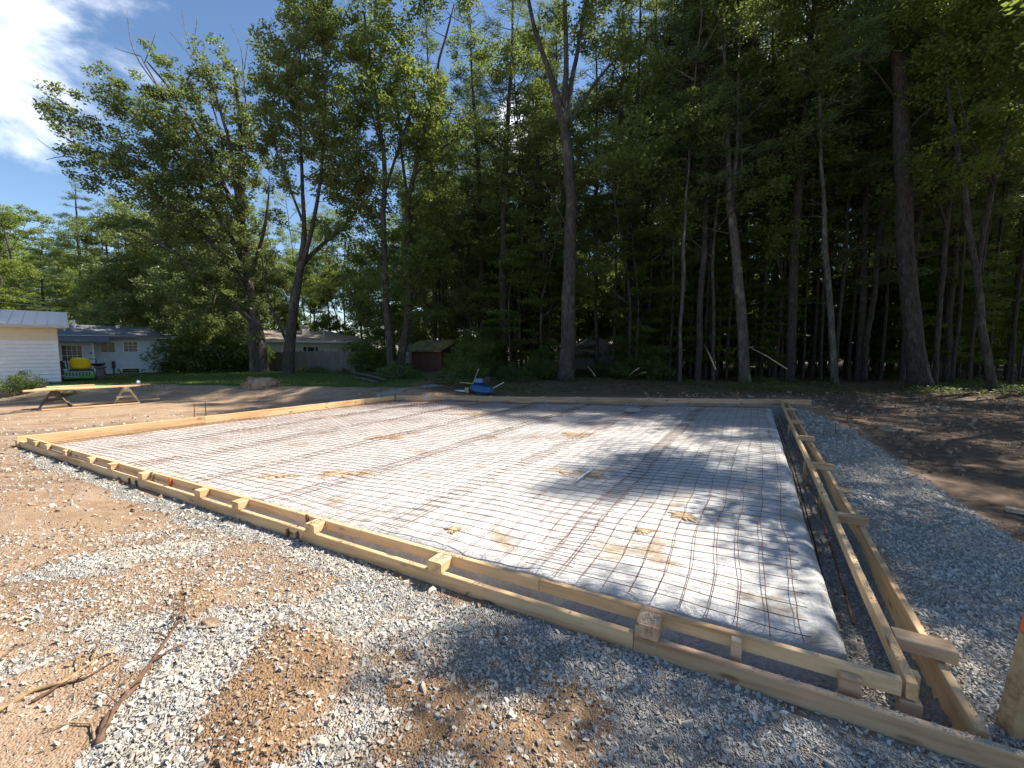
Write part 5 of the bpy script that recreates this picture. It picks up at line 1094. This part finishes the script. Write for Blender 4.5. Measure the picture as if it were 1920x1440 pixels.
p=gp(18,16.3,.2); place('shrubC',p[0],p[1],'low green weeds in front of the garage wall','weeds',sc=.62,z=.12); p=gp(48,16.6,.2); place('shrubC',p[0],p[1],'taller green weeds right of the low ones at the garage','weeds',sc=.5,scz=.7,z=.2)
p=gp(118,16.2,.2); place('shrubC',p[0],p[1],'sparse weeds on the dirt bank behind the left sawhorse','weeds',sc=.42,scz=.3,z=.0)
p=gp(345,30,.2); place('shrubB',p[0],p[1],'sunlit light green bush right of the grey house','shrub',sc=1.0,z=.1)
# trees standing to the right, outside the picture, whose shade falls over the dirt, gravel and slab
OG='trees of the woods on the right side of the plot'
for x,y,k,sc in ((18.8,13.0,'hardB',1.),(21,13.6,'pineA',1.),(24.5,11.5,'hardA',1.),(21.8,6.3,'hardA',1.),(23.5,8.5,'pineB',1.),(17.6,4.6,'hardD',1.15),(22,4.8,'pineA',1.),(26.5,7.5,'hardC',1.),(28,13,'pineC',1.),(10.5,4.2,'hardD',.70),(12.8,4.4,'hardD',.78),(8.9,4.2,'hardB',.58),(21.8,17.2,'hardA',1.),(25,19.5,'hardC',1.),(23.5,15.2,'pineB',1.),(29,16,'hardD',1.),(21,1.2,'hardA',1.),(27,3.5,'pineC',1.),(31,10,'pineA',1.)):
    place(k,x,y,'woodland tree off to the right that shades the plot',group=OG,sc=sc)
for k,p in PR.items():
    if k not in used:
        for ch in list(p.children): bpy.data.objects.remove(ch)
        bpy.data.objects.remove(p)

# ---------------------------------------------------------------- ground cover and leaf litter, lawn grass
def cover(name,label,cat,mat,n,xr,yr,dens,size,up,zoff,aspect=.6):
    x=rng.uniform(*xr,n); y=rng.uniform(*yr,n); k=np.abs(x)<1.3*y+1; x,y=x[k],y[k]; f=fields(x,y); p=dens(f,x,y); k=rng.random(len(x))<p; x,y=x[k],y[k]
    z=G(x,y)+zoff*rng.random(len(x)); b=MB(); leafmesh(b,np.stack([x,y,z],1),size,.02,1,up,aspect); o=b.build(name,mat); tag(o,label,cat,kind='stuff')
cover('leaf_litter','dry fallen leaves and needles covering the forest floor','leaves',M['leaf_litter'],90000,(-6,32),(14,34),lambda f,x,y:np.clip(f['litter']+.04,0,1)*(f['sd']<0)*.9,.085,3.,.03)
cover('ground_plants','low green plants spread over the forest floor','plants',M['ivy'],110000,(-6,32),(16,34),lambda f,x,y:f['litter']*ss(-.02,.12,fbm(x*.45,y*.45,77)),.10,1.5,.22)
def blades():
    n=90000; x=rng.uniform(-30,10,n); y=rng.uniform(14.5,27,n); f=fields(x,y); p=f['lawn']+(f['bank']*.25)*ss(.05,.2,fbm(x*.9,y*.9,78)); k=rng.random(n)<p; x,y=x[k],y[k]; n=len(x)
    z=G(x,y); h=rng.uniform(.035,.10,n); a=rng.uniform(0,6.28,n); wd=.012; dx,dy=np.cos(a)*wd,np.sin(a)*wd; lx,ly=rng.normal(size=(2,n))*.025
    v=np.stack([np.stack([x-dx,y-dy,z],1),np.stack([x+dx,y+dy,z],1),np.stack([x+lx,y+ly,z+h],1)],1); b=MB(); b.add(v.reshape(-1,3),None,np.arange(n*3).reshape(-1,3)); tag(b.build('grass',M['grassblade']),'short mown grass of the shaded lawn','grass',kind='stuff')
blades()
